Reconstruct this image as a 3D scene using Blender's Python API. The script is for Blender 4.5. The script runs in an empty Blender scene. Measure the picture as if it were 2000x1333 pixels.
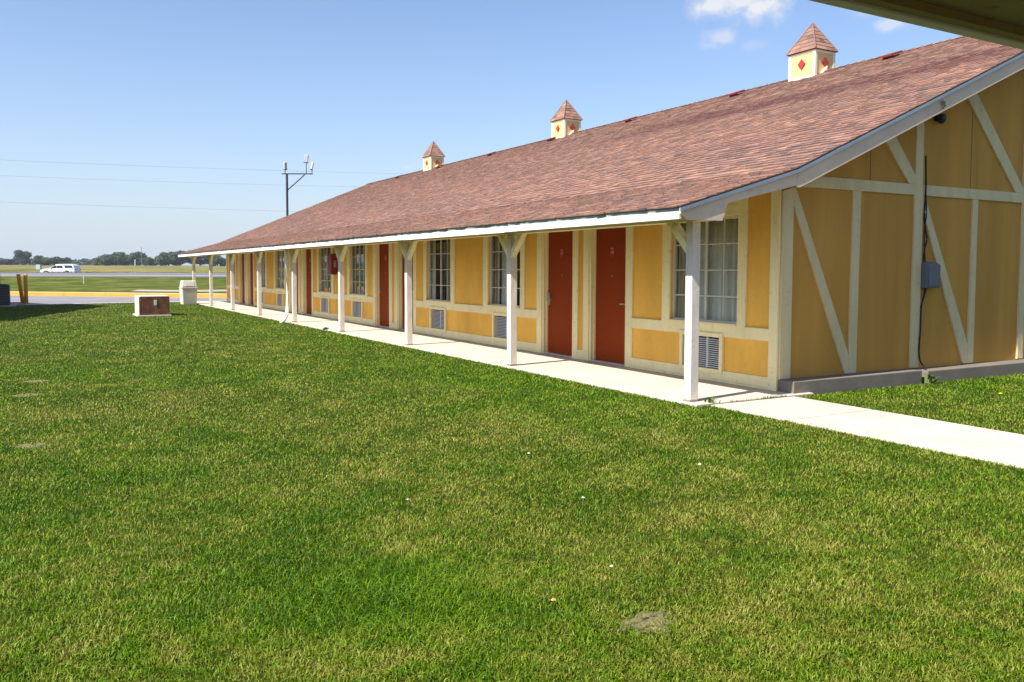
import bpy, bmesh, math, random
import numpy as np
from mathutils import Vector, Matrix
R = math.radians
random.seed(7); rng = np.random.default_rng(11)
scn = bpy.context.scene
COL = scn.collection

# ------------------------------------------------------------------ camera
CX, CY, CZ = -8.61881, -7.93872, 1.6
YAW, PITCH, ROLL = 0.520617, 0.056218, 0.002635
fw = Vector((math.sin(YAW)*math.cos(PITCH), math.cos(YAW)*math.cos(PITCH), -math.sin(PITCH)))
rt = Vector((math.cos(YAW), -math.sin(YAW), 0)); up = rt.cross(fw)
r2 = rt*math.cos(ROLL)+up*math.sin(ROLL); u2 = -rt*math.sin(ROLL)+up*math.cos(ROLL)
cam = bpy.data.cameras.new('camera'); camo = bpy.data.objects.new('camera', cam); COL.objects.link(camo)
camo.matrix_world = Matrix(((r2.x,u2.x,-fw.x,CX),(r2.y,u2.y,-fw.y,CY),(r2.z,u2.z,-fw.z,CZ),(0,0,0,1)))
cam.sensor_width = 36; cam.lens = 1654.71/2000*36; cam.shift_y = -45.84/2000
cam.clip_start = 0.05; cam.clip_end = 9000
scn.camera = camo

# ------------------------------------------------------------------ light
SUNV = Vector((-1, -0.19, 1.13)).normalized()
EXPO = 1.0
SKY_STRENGTH = 0.11
HAZE = .00025
SUN_STRENGTH = 4.9
sun = bpy.data.lights.new('sun', 'SUN'); sun.energy = SUN_STRENGTH; sun.angle = R(0.5); sun.color = (1, .955, .88)
suno = bpy.data.objects.new('sun', sun); COL.objects.link(suno)
suno.rotation_euler = SUNV.to_track_quat('Z', 'Y').to_euler(); suno.location = (-30, -10, 40)
scn.view_settings.view_transform = 'Standard'; scn.view_settings.look = 'None'
scn.view_settings.exposure = EXPO; scn.view_settings.gamma = 1

def ray(px, py):
    return (fw*1654.71 + r2*(px-1000) - u2*(py-620.66)).normalized()
w = bpy.data.worlds.new('World'); scn.world = w; w.use_nodes = True
nt = w.node_tree; nt.nodes.clear()
def N(t, tp, **k):
    n = t.nodes.new(tp)
    for a, b in k.items(): setattr(n, a, b)
    return n
sky = N(nt, 'ShaderNodeTexSky'); sky.sky_type = 'NISHITA'; sky.sun_disc = False
sky.sun_elevation = math.asin(SUNV.z); sky.sun_rotation = math.atan2(SUNV.x, SUNV.y)
sky.altitude = 0; sky.air_density = 1.0; sky.dust_density = .8; sky.ozone_density = 2.2
bg = N(nt, 'ShaderNodeBackground'); bg.inputs[1].default_value = SKY_STRENGTH
outw = N(nt, 'ShaderNodeOutputWorld')
tc = N(nt, 'ShaderNodeTexCoord')
# a few puffs of cloud at fixed directions of the sky
nz = N(nt, 'ShaderNodeTexNoise'); nz.inputs['Scale'].default_value = 26; nz.inputs['Detail'].default_value = 8; nz.inputs['Roughness'].default_value = .62
nt.links.new(tc.outputs['Generated'], nz.inputs['Vector'])
nz2 = N(nt, 'ShaderNodeTexNoise'); nz2.inputs['Scale'].default_value = 9; nz2.inputs['Detail'].default_value = 6
nt.links.new(tc.outputs['Generated'], nz2.inputs['Vector'])
def math_(t, op, a, b=None, c=None, clamp=False):
    n = N(t, 'ShaderNodeMath', operation=op); n.use_clamp = clamp
    for i, v in enumerate((a, b, c)):
        if v is None: continue
        if isinstance(v, (int, float)): n.inputs[i].default_value = v
        else: t.links.new(v, n.inputs[i])
    return n.outputs[0]
acc = None
for (px, py, rx, ry, amp) in [(1490,14,66,36,1.0),(1395,8,50,28,.95),(1445,2,66,34,.95),(1412,76,34,20,.55),(1390,90,30,12,.3),(1470,88,40,14,.2),(1748,46,36,15,.6),(1700,20,40,16,.22),(797,327,26,8,.42),(830,320,40,10,.15)]:
    d = ray(px, py); a = Vector((d.y, -d.x, 0)).normalized(); b = a.cross(d)
    def dot(v):
        n = N(nt, 'ShaderNodeVectorMath', operation='DOT_PRODUCT'); nt.links.new(tc.outputs['Generated'], n.inputs[0]); n.inputs[1].default_value = v
        return n.outputs['Value']
    f = 1654.71
    dx = math_(nt, 'MULTIPLY', dot(a), f/rx); dy = math_(nt, 'MULTIPLY', dot(b), f/ry)
    r_ = math_(nt, 'SQRT', math_(nt, 'ADD', math_(nt, 'MULTIPLY', dx, dx), math_(nt, 'MULTIPLY', dy, dy)))
    nn = math_(nt, 'MULTIPLY', math_(nt, 'SUBTRACT', nz.outputs[0], .5), 2.6)
    m = math_(nt, 'SUBTRACT', 1.15, math_(nt, 'ADD', r_, nn))
    m = math_(nt, 'MULTIPLY', m, 1.1, clamp=True)
    m = math_(nt, 'MULTIPLY', math_(nt, 'MULTIPLY', m, m), amp*.95)
    m = math_(nt, 'MULTIPLY', m, math_(nt, 'GREATER_THAN', dot(d), .9))
    acc = m if acc is None else math_(nt, 'MAXIMUM', acc, m)
mixc = N(nt, 'ShaderNodeMixRGB'); nt.links.new(acc, mixc.inputs[0])
hs = N(nt, 'ShaderNodeMixRGB'); hs.blend_type = 'MULTIPLY'; hs.inputs[0].default_value = 1; hs.inputs[2].default_value = (.755, .79, .875, 1)
nt.links.new(sky.outputs[0], hs.inputs[1])
sep = N(nt, 'ShaderNodeSeparateXYZ'); nt.links.new(tc.outputs['Generated'], sep.inputs[0])
hz = math_(nt, 'POWER', 2.71828, math_(nt, 'MULTIPLY', math_(nt, 'MAXIMUM', sep.outputs[2], 0.0), -9.0))
hzm = N(nt, 'ShaderNodeMixRGB'); nt.links.new(math_(nt, 'MULTIPLY', hz, .95), hzm.inputs[0]); nt.links.new(hs.outputs[0], hzm.inputs[1]); hzm.inputs[2].default_value = (3.0, 3.42, 3.95, 1)
nt.links.new(hzm.outputs[0], mixc.inputs[1]); mixc.inputs[2].default_value = (4.0, 4.05, 4.2, 1)
nt.links.new(mixc.outputs[0], bg.inputs[0]); nt.links.new(bg.outputs[0], outw.inputs[0])

# ------------------------------------------------------------------ materials
def newmat(name):
    m = bpy.data.materials.new(name); m.use_nodes = True; t = m.node_tree
    b = t.nodes['Principled BSDF']; return m, t, b
def pos(t, scale=(1,1,1)):
    g = N(t, 'ShaderNodeNewGeometry'); mp = N(t, 'ShaderNodeMapping'); mp.inputs['Scale'].default_value = scale
    t.links.new(g.outputs['Position'], mp.inputs[0]); return mp.outputs[0]
def noise(t, vec, scale, detail=5, rough=.55):
    n = N(t, 'ShaderNodeTexNoise'); n.inputs['Scale'].default_value = scale; n.inputs['Detail'].default_value = detail
    n.inputs['Roughness'].default_value = rough; t.links.new(vec, n.inputs['Vector']); return n.outputs[0]
def ramp(t, fac, stops):
    r = N(t, 'ShaderNodeValToRGB'); e = r.color_ramp.elements
    while len(e) < len(stops): e.new(.5)
    for i, (p, c) in enumerate(stops):
        e[i].position = p; e[i].color = (*c, 1)
    t.links.new(fac, r.inputs[0]); return r.outputs[0]
def mix(t, fac, a, b, mode='MIX'):
    n = N(t, 'ShaderNodeMixRGB'); n.blend_type = mode
    for i, v in enumerate((fac, a, b)):
        if isinstance(v, (int, float)): n.inputs[i].default_value = v
        elif isinstance(v, tuple): n.inputs[i].default_value = (*v, 1)
        else: t.links.new(v, n.inputs[i])
    return n.outputs[0]
def bump(t, b, h, strength=.3, dist=.01):
    n = N(t, 'ShaderNodeBump'); n.inputs['Strength'].default_value = strength; n.inputs['Distance'].default_value = dist
    t.links.new(h, n.inputs['Height']); t.links.new(n.outputs[0], b.inputs['Normal'])
def scl(c, k): return tuple(x*k for x in c)
def paint(name, col, rough=.75, var=.16, dirt=None, dirt_amt=.35, bscale=60, bstr=.25, stretch=(1,1,.25), spec=.3, sc=2.2):
    """painted or cast surface: uneven tone, streaky wear, fine bump"""
    m, t, b = newmat(name); v = pos(t, stretch)
    n1 = noise(t, v, sc, 6, .6); n2 = noise(t, pos(t), 14, 6, .65)
    c = ramp(t, n1, [(.3, scl(col, 1-var)), (.7, scl(col, 1+var*.6))])
    if dirt:
        f = ramp(t, n2, [(.56, (0,0,0)), (.74, (dirt_amt,)*3)])
        c = mix(t, f, c, dirt)
    t.links.new(c, b.inputs['Base Color']); b.inputs['Roughness'].default_value = rough
    b.inputs['Specular IOR Level'].default_value = spec
    bump(t, b, noise(t, pos(t), bscale, 4, .6), bstr, .006)
    return m
M = {}
YEL = (.88, .49, .09)
M['yellow'] = paint('yellow_stucco', YEL, .85, .17, (.36,.22,.07), .30, 30, .8, (1,1,.35), .15, 1.6)
M['gable'] = paint('tan_plywood', (.57,.295,.060), .85, .17, (.3,.17,.05), .25, 90, .25, (1.5,1.5,.15), .15, 1.5)
M['cream'] = paint('cream_trim', (.92,.80,.45), .7, .09, (.42,.37,.22), .45, 60, .3, (2,2,.3), .25)
M['ctrim'] = paint('pale_gable_trim', (.72,.58,.325), .75, .12, (.36,.38,.28), .5, 60, .35, (2,2,.3), .25)
M['post'] = paint('rough_white_post', (.70,.62,.53), .85, .1, (.42,.36,.27), .45, 55, 1.0, (3,3,.5), .2)
M['fascia'] = paint('white_fascia', (.84,.82,.76), .6, .06, (.5,.48,.4), .3, 40, .2, (.4,.4,2), .3)
M['rake'] = paint('weathered_rake', (.68,.54,.40), .75, .12, (.42,.38,.28), .5, 50, .4, (.6,.6,1), .25)
M['shade_band'] = paint('shaded_drip_band', (.30,.34,.32), .6, .2, (.2,.2,.17), .5, 40, .2)  # eave strip; grey-green tone paints in the shade under the shingle edge
M['metal_edge'] = paint('drip_edge_metal', (.30,.34,.38), .35, .12, (.25,.2,.16), .3, 40, .1, spec=.6); M['metal_edge'].node_tree.nodes['Principled BSDF'].inputs['Metallic'].default_value = .55
M['soffit'] = paint('soffit_paint', (.41,.345,.16), .8, .22, (.06,.06,.04), .75, 40, .4, (.35,1.6,1), .15, 3)
M['door'] = paint('red_brown_door', (.275,.040,.004), .6, .1, (.17,.022,.002), .3, 25, .06, spec=.08)
M['concrete'] = paint('pale_concrete', (.53,.46,.375), .9, .16, (.22,.185,.145), .8, 30, .35, (1,1,1), .2, 1.3)
M['plinth'] = paint('grey_plinth', (.18,.155,.125), .9, .14, (.11,.10,.075), .55, 25, .5, (1,1,1), .2, 2)
M['red'] = paint('red_diamond_paint', (.36,.035,.025), .5, .15, spec=.4)
M['ventred'] = paint('red_vent_paint', (.22,.036,.03), .55, .15, (.12,.03,.02), .4, spec=.3)
M['maroon'] = paint('maroon_box', (.20,.006,.012), .4, .1, spec=.45)
M['rotwood'] = paint('rotten_post_foot', (.26,.19,.12), .95, .3, (.08,.06,.04), .7, 50, .6)
M['white'] = paint('white_paint', (.8,.8,.78), .5, .04)
M['grill'] = paint('grille_metal', (.50,.52,.54), .4, .1, (.25,.24,.22), .4, 40, .1, spec=.5)
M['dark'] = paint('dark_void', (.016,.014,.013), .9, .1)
M['steel'] = paint('brushed_steel', (.55,.54,.52), .3, .1); M['steel'].node_tree.nodes['Principled BSDF'].inputs['Metallic'].default_value = .85
M['alu'] = paint('window_aluminium', (.62,.60,.53), .45, .08, spec=.5)
M['black'] = paint('black_plastic', (.012,.012,.012), .55, .1)
M['ebox'] = paint('grey_box', (.125,.13,.15), .5, .12, (.2,.2,.2), .4, 30, .1, spec=.4)
M['gravel'] = paint('gravel', (.34,.30,.23), .95, .2, (.2,.17,.11), .6, 30, .4, (1,1,1), .2, .8)
M['marking'] = paint('worn_marking', (.42,.41,.44), .9, .2, (.2,.2,.2), .5, 30, .2, (1,1,1), .2, .5)
M['asphalt'] = paint('asphalt', (.215,.205,.215), .9, .22, (.15,.15,.15), .5, 40, .4, (1,1,1), .2, .35)
M['road'] = paint('highway_asphalt', (.155,.15,.165), .9, .15, (.1,.1,.1), .4, 30, .3, (1,1,1), .2, .2)
M['kerb'] = paint('yellow_kerb_paint', (.64,.285,.045), .7, .16, (.5,.36,.2), .5, 20, .3, (1,1,1), .25, .7)
M['bollard'] = paint('yellow_bollard', (.70,.34,.02), .6, .14, (.35,.16,.03), .5, 20, .2)
M['beige'] = paint('beige_plastic', (.56,.53,.45), .6, .08, (.36,.33,.26), .3, 25, .1)
M['bmetal'] = paint('beige_metal', (.60,.57,.46), .6, .12, (.36,.22,.11), .5, 20, .15)
M['curtain'] = paint('beige_curtain', (.66,.58,.42), .9, .14, None, 0, 60, .1)
M['sheer'] = paint('pale_curtain', (.88,.86,.78), .9, .06, None, 0, 60, .1)
M['car'] = paint('white_car_paint', (.62,.63,.65), .25, .03, spec=.6)
M['carglass'] = paint('tinted_glass', (.02,.02,.03), .08, .1, spec=.6)
M['tyre'] = paint('tyre_rubber', (.035,.033,.03), .85, .1)
M['rim'] = paint('alloy_rim', (.40,.37,.32), .35, .1)
M['lamp_red'] = paint('tail_lamp', (.35,.02,.04), .25, .1)
M['polewood'] = paint('pole_wood', (.20,.17,.14), .9, .15)
M['navy'] = paint('dark_pole_paint', (.03,.032,.05), .5, .1)
M['lampgrey'] = paint('floodlight_grey', (.48,.49,.49), .5, .1)
M['wire'] = paint('grey_wire', (.25,.27,.30), .6, .05)
M['acgrey'] = paint('condenser_paint', (.06,.065,.08), .6, .1)
M['bark'] = paint('bark', (.10,.08,.06), .95, .2)
M['soil'] = paint('dry_soil', (.16,.142,.065), .95, .3, (.08,.08,.03), .7, 60, .8, (1,1,1), .1, 12)
M['greenp'] = paint('green_plastic', (.01,.16,.06), .3, .1)
M['signred'] = paint('red_plaque', (.42,.02,.025), .5, .05)
M['chalk'] = paint('pale_litter', (.55,.52,.45), .8, .06)
M['cig'] = paint('orange_litter', (.62,.33,.12), .8, .1)
M['petal'] = paint('yellow_petal', (.75,.55,.02), .7, .1)
M['paleblue'] = paint('pale_blue_grey', (.36,.42,.48), .6, .08)

# rusty transformer front
m, t, b = newmat('rusted_panel'); v = pos(t)
f = noise(t, v, 3.2, 8, .62)
c = ramp(t, f, [(.33, (.16,.14,.085)), (.43, (.16,.070,.026)), (.53, (.125,.036,.014)), (.70, (.06,.020,.011))])
t.links.new(c, b.inputs['Base Color']); b.inputs['Roughness'].default_value = .85; bump(t, b, noise(t, v, 40), .3); M['rust'] = m
# window glass: clear with fresnel mirror
m, t, b = newmat('window_glass'); t.nodes.remove(b)
fr = N(t, 'ShaderNodeFresnel'); fr.inputs[0].default_value = 1.5
gl = N(t, 'ShaderNodeBsdfGlossy'); gl.inputs['Roughness'].default_value = .0; tr = N(t, 'ShaderNodeBsdfTransparent'); tr.inputs[0].default_value = (1,1,1,1)
ms = N(t, 'ShaderNodeMixShader'); o = t.nodes['Material Output']
k = math_(t, 'MULTIPLY_ADD', fr.outputs[0], 1.5, .02, clamp=True)
t.links.new(k, ms.inputs[0]); t.links.new(tr.outputs[0], ms.inputs[1]); t.links.new(gl.outputs[0], ms.inputs[2]); t.links.new(ms.outputs[0], o.inputs[0])
bn = N(t, 'ShaderNodeBump'); bn.inputs['Strength'].default_value = .03; bn.inputs['Distance'].default_value = .02
t.links.new(noise(t, pos(t), 2.5, 2), bn.inputs['Height']); t.links.new(bn.outputs[0], gl.inputs['Normal']); M['glass'] = m
# shingles: tint per tab
m, t, b = newmat('asphalt_shingle')
at = N(t, 'ShaderNodeAttribute'); at.attribute_name = 'tint'
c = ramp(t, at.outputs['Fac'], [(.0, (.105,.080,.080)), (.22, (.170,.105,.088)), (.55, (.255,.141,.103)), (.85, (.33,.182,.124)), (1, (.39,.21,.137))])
big = noise(t, pos(t, (.8,.22,.8)), .9, 5, .6)
c = mix(t, ramp(t, big, [(.5, (0,0,0)), (.74, (.4,.4,.4))]), c, (.19,.095,.083))
gp = N(t, 'ShaderNodeNewGeometry'); sx_ = N(t, 'ShaderNodeSeparateXYZ'); t.links.new(gp.outputs['Position'], sx_.inputs[0])
# a run of redder replacement shingles up the slope near the gable
wv = math_(t, 'MULTIPLY', math_(t, 'SUBTRACT', noise(t, pos(t), .8, 4), .5), 1.1)
bx_ = math_(t, 'ABSOLUTE', math_(t, 'SUBTRACT', math_(t, 'ADD', sx_.outputs[0], wv), 4.75))
bm_ = math_(t, 'MULTIPLY', math_(t, 'SUBTRACT', .62, bx_), 3.0, clamp=True)
bm_ = math_(t, 'MULTIPLY', bm_, math_(t, 'MULTIPLY', math_(t, 'SUBTRACT', 11.0, sx_.outputs[1]), .25, clamp=True))
c = mix(t, math_(t, 'MULTIPLY', bm_, .6), c, (.115,.048,.045))
fine = noise(t, pos(t), 120, 3, .7)
c = mix(t, .55, c, ramp(t, fine, [(.3, (.45,.45,.45)), (.7, (1.45,1.45,1.45))]), 'MULTIPLY')
t.links.new(c, b.inputs['Base Color']); b.inputs['Roughness'].default_value = .92; b.inputs['Specular IOR Level'].default_value = .2
bump(t, b, fine, .5, .004); M['shingle'] = m
# grass blades
m, t, b = newmat('grass_blade')
ad = N(t, 'ShaderNodeAttribute'); ad.attribute_name = 'dry'; av = N(t, 'ShaderNodeAttribute'); av.attribute_name = 'val'
g = ramp(t, av.outputs['Fac'], [(0, (.036,.102,.000)), (.5, (.110,.225,.001)), (1, (.23,.345,.006))])
s = ramp(t, av.outputs['Fac'], [(0, (.105,.130,.006)), (.5, (.225,.240,.022)), (1, (.40,.385,.085))])
c = mix(t, ad.outputs['Fac'], g, s)
t.links.new(c, b.inputs['Base Color']); b.inputs['Roughness'].default_value = .55; b.inputs['Specular IOR Level'].default_value = .3
tl = N(t, 'ShaderNodeBsdfTranslucent'); t.links.new(c, tl.inputs[0]); ms = N(t, 'ShaderNodeMixShader'); ms.inputs[0].default_value = .35
o = t.nodes['Material Output']; t.links.new(b.outputs[0], ms.inputs[1]); t.links.new(tl.outputs[0], ms.inputs[2]); t.links.new(ms.outputs[0], o.inputs[0]); M['blade'] = m
def grassground(name, a, b_, c_, big=.25, fine=6):
    m, t, b = newmat(name)
    n1 = noise(t, pos(t), big, 7, .65); n2 = noise(t, pos(t), fine, 6, .75)
    f = math_(t, 'ADD', math_(t, 'MULTIPLY', n1, .6), math_(t, 'MULTIPLY', n2, .4))
    c = ramp(t, f, [(.40, a), (.5, b_), (.60, c_)])
    t.links.new(c, b.inputs['Base Color']); b.inputs['Roughness'].default_value = .95; b.inputs['Specular IOR Level'].default_value = .1
    bump(t, b, noise(t, pos(t), fine*2, 5, .7), .9, .08); return m
M['thatch'] = grassground('thatch', (.022,.045,.003), (.05,.07,.008), (.11,.10,.025), .6, 22)
M['verge'] = grassground('verge_grass', (.030,.060,.002), (.072,.090,.008), (.15,.13,.032), .35, 1.6)
M['field'] = grassground('field_grass', (.075,.085,.015), (.16,.145,.04), (.27,.215,.085), .05, .5)
# leaves
def leafmat(name, lo, mid, hi):
    m, t, b = newmat(name); at = N(t, 'ShaderNodeAttribute'); at.attribute_name = 'tint'
    c = ramp(t, at.outputs['Fac'], [(0, lo), (.5, mid), (1, hi)])
    t.links.new(c, b.inputs['Base Color']); b.inputs['Roughness'].default_value = .7
    tl = N(t, 'ShaderNodeBsdfTranslucent'); t.links.new(c, tl.inputs[0]); ms = N(t, 'ShaderNodeMixShader'); ms.inputs[0].default_value = .25
    o = t.nodes['Material Output']; t.links.new(b.outputs[0], ms.inputs[1]); t.links.new(tl.outputs[0], ms.inputs[2]); t.links.new(ms.outputs[0], o.inputs[0]); return m
M['leafd'] = leafmat('dark_leaves', (.030,.046,.030), (.055,.080,.048), (.095,.125,.068))
M['leafg'] = leafmat('green_leaves', (.038,.068,.026), (.075,.125,.042), (.13,.18,.06))
M['leafb'] = leafmat('olive_leaves', (.075,.075,.045), (.115,.11,.065), (.17,.155,.09))
M['weed'] = leafmat('weed_leaves', (.04,.085,.012), (.075,.135,.022), (.13,.19,.04))

# ------------------------------------------------------------------ mesh helper
class MB:
    def __init__(s): s.v = []; s.f = []; s.mi = []; s.cur = 0; s.tint = None
    def quad(s, a, b, c, d):
        i = len(s.v); s.v += [tuple(a), tuple(b), tuple(c), tuple(d)]; s.f.append((i,i+1,i+2,i+3)); return s
    def poly(s, pts):
        i = len(s.v); s.v += [tuple(p) for p in pts]; s.f.append(tuple(range(i, i+len(pts)))); return s
    def box(s, x0, x1, y0, y1, z0, z1):
        if x0 > x1: x0, x1 = x1, x0
        if y0 > y1: y0, y1 = y1, y0
        if z0 > z1: z0, z1 = z1, z0
        i = len(s.v)
        s.v += [(x0,y0,z0),(x1,y0,z0),(x1,y1,z0),(x0,y1,z0),(x0,y0,z1),(x1,y0,z1),(x1,y1,z1),(x0,y1,z1)]
        s.f += [tuple(i+k for k in q) for q in ((3,2,1,0),(4,5,6,7),(0,1,5,4),(1,2,6,5),(2,3,7,6),(3,0,4,7))]; return s
    def prism(s, pts, axis, a, b):
        """pts: 2D outline in the two other axes; extruded along axis from a to b"""
        def mk(p, t):
            return (t,p[0],p[1]) if axis == 'x' else (p[0],t,p[1]) if axis == 'y' else (p[0],p[1],t)
        n = len(pts); i = len(s.v)
        s.v += [mk(p, a) for p in pts]+[mk(p, b) for p in pts]
        s.f.append(tuple(range(i, i+n))); s.f.append(tuple(range(i+2*n-1, i+n-1, -1)))
        for k in range(n): s.f.append((i+k, i+(k+1) % n, i+n+(k+1) % n, i+n+k))
        return s
    def tube(s, pts, r, n=8, cap=True):
        pts = [Vector(p) for p in pts]; rings = []
        rs = r if isinstance(r, (list, tuple)) else [r]*len(pts)
        for k, p in enumerate(pts):
            d = (pts[min(k+1, len(pts)-1)]-pts[max(k-1, 0)]).normalized()
            a = d.cross(Vector((0,0,1)));  a = a.normalized() if a.length > 1e-3 else Vector((1,0,0)); b = d.cross(a)
            i = len(s.v); rings.append(i)
            s.v += [tuple(p+(a*math.cos(2*math.pi*j/n)+b*math.sin(2*math.pi*j/n))*rs[k]) for j in range(n)]
        for k in range(len(rings)-1):
            for j in range(n): s.f.append((rings[k]+j, rings[k]+(j+1) % n, rings[k+1]+(j+1) % n, rings[k+1]+j))
        if cap: s.f.append(tuple(rings[0]+j for j in range(n))[::-1]); s.f.append(tuple(rings[-1]+j for j in range(n)))
        return s
    def loft(s, rings, cap=True):
        n = len(rings[0]); idx = []
        for rg in rings: idx.append(len(s.v)); s.v += [tuple(p) for p in rg]
        for k in range(len(idx)-1):
            for j in range(n): s.f.append((idx[k]+j, idx[k]+(j+1) % n, idx[k+1]+(j+1) % n, idx[k+1]+j))
        if cap: s.f.append(tuple(idx[0]+j for j in range(n))[::-1]); s.f.append(tuple(idx[-1]+j for j in range(n)))
        return s
    def build(s, name, mat, parent=None, bevel=0, smooth=False, fix=True, attrs=None):
        me = bpy.data.meshes.new(name); me.from_pydata(s.v, [], s.f)
        if fix:
            bm = bmesh.new(); bm.from_mesh(me); bmesh.ops.recalc_face_normals(bm, faces=bm.faces)
            if bevel:
                bmesh.ops.remove_doubles(bm, verts=bm.verts, dist=1e-5)
                bmesh.ops.bevel(bm, geom=[e for e in bm.edges if len(e.link_faces) == 2 and e.calc_face_angle(0) > .6], offset=bevel, segments=2, affect='EDGES', profile=.6)
            bm.to_mesh(me); bm.free()
        me.materials.append(M[mat] if isinstance(mat, str) else mat)
        if smooth:
            for p in me.polygons: p.use_smooth = True
        if attrs:
            for an, vals in attrs.items():
                a = me.attributes.new(an, 'FLOAT', 'FACE'); a.data.foreach_set('value', np.asarray(vals, dtype=np.float32))
        o = bpy.data.objects.new(name, me); COL.objects.link(o)
        if parent: o.parent = parent
        return o
def tag(o, label=None, cat=None, group=None, kind=None):
    if label: o['label'] = label
    if cat: o['category'] = cat
    if group: o['group'] = group
    if kind: o['kind'] = kind
    return o
def empty(name, loc=(0,0,0), rz=0, **k):
    o = bpy.data.objects.new(name, None); COL.objects.link(o); o.location = loc; o.rotation_euler = (0,0,rz); o.empty_display_size = .2
    return tag(o, **k)
def textmesh(txt, size, thick=.002):
    cu = bpy.data.curves.new('lettering', 'FONT'); cu.body = txt; cu.size = size; cu.extrude = thick; cu.align_x = 'CENTER'; cu.align_y = 'CENTER'
    ob = bpy.data.objects.new('lettering', cu); COL.objects.link(ob)
    dg = bpy.context.evaluated_depsgraph_get(); me = bpy.data.meshes.new_from_object(ob.evaluated_get(dg))
    bpy.data.objects.remove(ob); bpy.data.curves.remove(cu); return me
def lettering(txt, size, mat, loc, rot, parent):
    me = textmesh(txt, size); me.materials.clear(); me.materials.append(M[mat]); me.name = 'lettering'
    o = bpy.data.objects.new('lettering', me); COL.objects.link(o); o.parent = parent; o.location = loc; o.rotation_euler = rot; return o
def copy_tree(o, parent=None):
    c = o.copy(); COL.objects.link(c)
    if parent: c.parent = parent
    for ch in list(o.children): copy_tree(ch, c)
    return c

# ------------------------------------------------------------------ ground, road, setting
C2 = Vector((CX, CY)); D2 = Vector((math.sin(YAW), math.cos(YAW))); R2 = Vector((math.cos(YAW), -math.sin(YAW)))
def LN(l, n):                                   # highway frame: l along the road, n across it
    p = C2+R2*l+D2*n; return p.x, p.y
# kerb of the lot: straight line past these two points
KA = Vector((-9.5, 54.35)); KD = (Vector((1.49, 43.9))-KA).normalized(); KN = Vector((-KD.y, KD.x))
if KN.dot(D2) < 0: KN = -KN
def nk(l):                                      # n of the kerb line at road coordinate l
    # C2+R2*l+D2*n on KA+KD*t  ->  (P-KA).KN = 0
    return (KA-C2-R2*l).dot(KN)/D2.dot(KN)
def sm(x): x = min(1, max(0, x)); return x*x*(3-2*x)
def zprof(l, n):
    k = min(max(nk(l), -60), 70)
    if n <= k: return -.14
    if n < 80: return .13+.72*(n-k)/(80-k)+.06*math.sin(3*(n-k)/(80-k)*math.pi)*min(1, (n-k)/3)
    if n < 97: return .85+.28*(n-80)/17
    if n < 110: return 1.13-.55*sm((n-98.5)/11.5)
    if n < 128: return .58
    if n < 146: return .58+.80*sm((n-128)/18)
    return 1.38+(n-146)*.00684 if n < 440 else 3.39
ls = sorted(set([-3000,-1500,-800,-500,-350]+list(range(-260, 261, 10))+[350,500,800,1500,3000]))
def sheet(name, ns_of_l, mat, kind='structure', off=0, lsub=None):
    mb = MB(); L_ = lsub or ls; nrow = len(ns_of_l(0)); base = []
    for l in L_:
        row = []
        for n in ns_of_l(l):
            x, y = LN(l, n); row.append(len(mb.v)); mb.v.append((x, y, zprof(l, n+1e-4)+off))
        base.append(row)
    for i in range(len(L_)-1):
        for j in range(nrow-1): mb.f.append((base[i][j], base[i+1][j], base[i+1][j+1], base[i][j+1]))
    o = mb.build(name, mat, fix=False); tag(o, kind=kind)
    if o.data.polygons[0].normal.z < 0: o.data.flip_normals()
    return o
sheet('field', lambda l: [97.3,98.5,100,102,104,106,108,110,113,120,128,131,134,137,140,143,146,160,200,260,340,439,600,1200,3500], 'field')
sheet('highway', lambda l: [113,119,125], 'road', off=.02)
sheet('highway', lambda l: [80,84,88,92,97.3], 'road', off=.0)
def lane(n0, n1, mat, name):
    mb = MB(); L_ = [l for l in ls if -300 <= l <= 300]
    for a, b in zip(L_[:-1], L_[1:]):
        q = []
        for (l, n) in ((a,n0),(b,n0),(b,n1),(a,n1)):
            x, y = LN(l, n); q.append((x, y, zprof(l, n)+.012))
        mb.quad(*q)
    o = mb.build(name, mat, fix=False); tag(o, kind='structure')
    if o.data.polygons[0].normal.z < 0: o.data.flip_normals()
lane(84.6, 86.0, 'marking', 'road_marking'); lane(95.6, 95.9, 'marking', 'road_marking')
def vrows(l):
    k = min(nk(l), 79.4); return [k+(80-k)*f for f in (.02,.05,.1,.2,.3,.4,.5,.6,.7,.8,.9,1)]
lv = [l for l in ls if nk(l) < 79 and l > -250]
sheet('grass_verge', vrows, 'verge', lsub=lv)
# pale gravel drive crossing the verge behind the kerb
mb = MB()
for a in range(-24, 60, 4):
    q = []
    for (l, dn) in ((a,2.6),(a+4,2.6),(a+4,5.2),(a,5.2)):
        n = nk(l)+dn*(1 if l > -20 else .55); x, y = LN(l, n); q.append((x, y, zprof(l, n)+.02))
    mb.quad(*q)
o = mb.build('gravel_drive', 'gravel', fix=False); tag(o, kind='structure')
if o.data.polygons[0].normal.z < 0: o.data.flip_normals()
# one base sheet under the lot and the lawns, reaching behind the camera
mb = MB(); S = 900
def kp(t, d=0): p = KA+KD*t+KN*d; return (p.x, p.y)
mb.poly([(*kp(-900), -.15), (*kp(900), -.15), (*kp(900, -1500), -.15), (*kp(-900, -1500), -.15)])
o = mb.build('ground', 'thatch', fix=False); tag(o, kind='structure')
if o.data.polygons[0].normal.z < 0: o.data.flip_normals()
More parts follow.
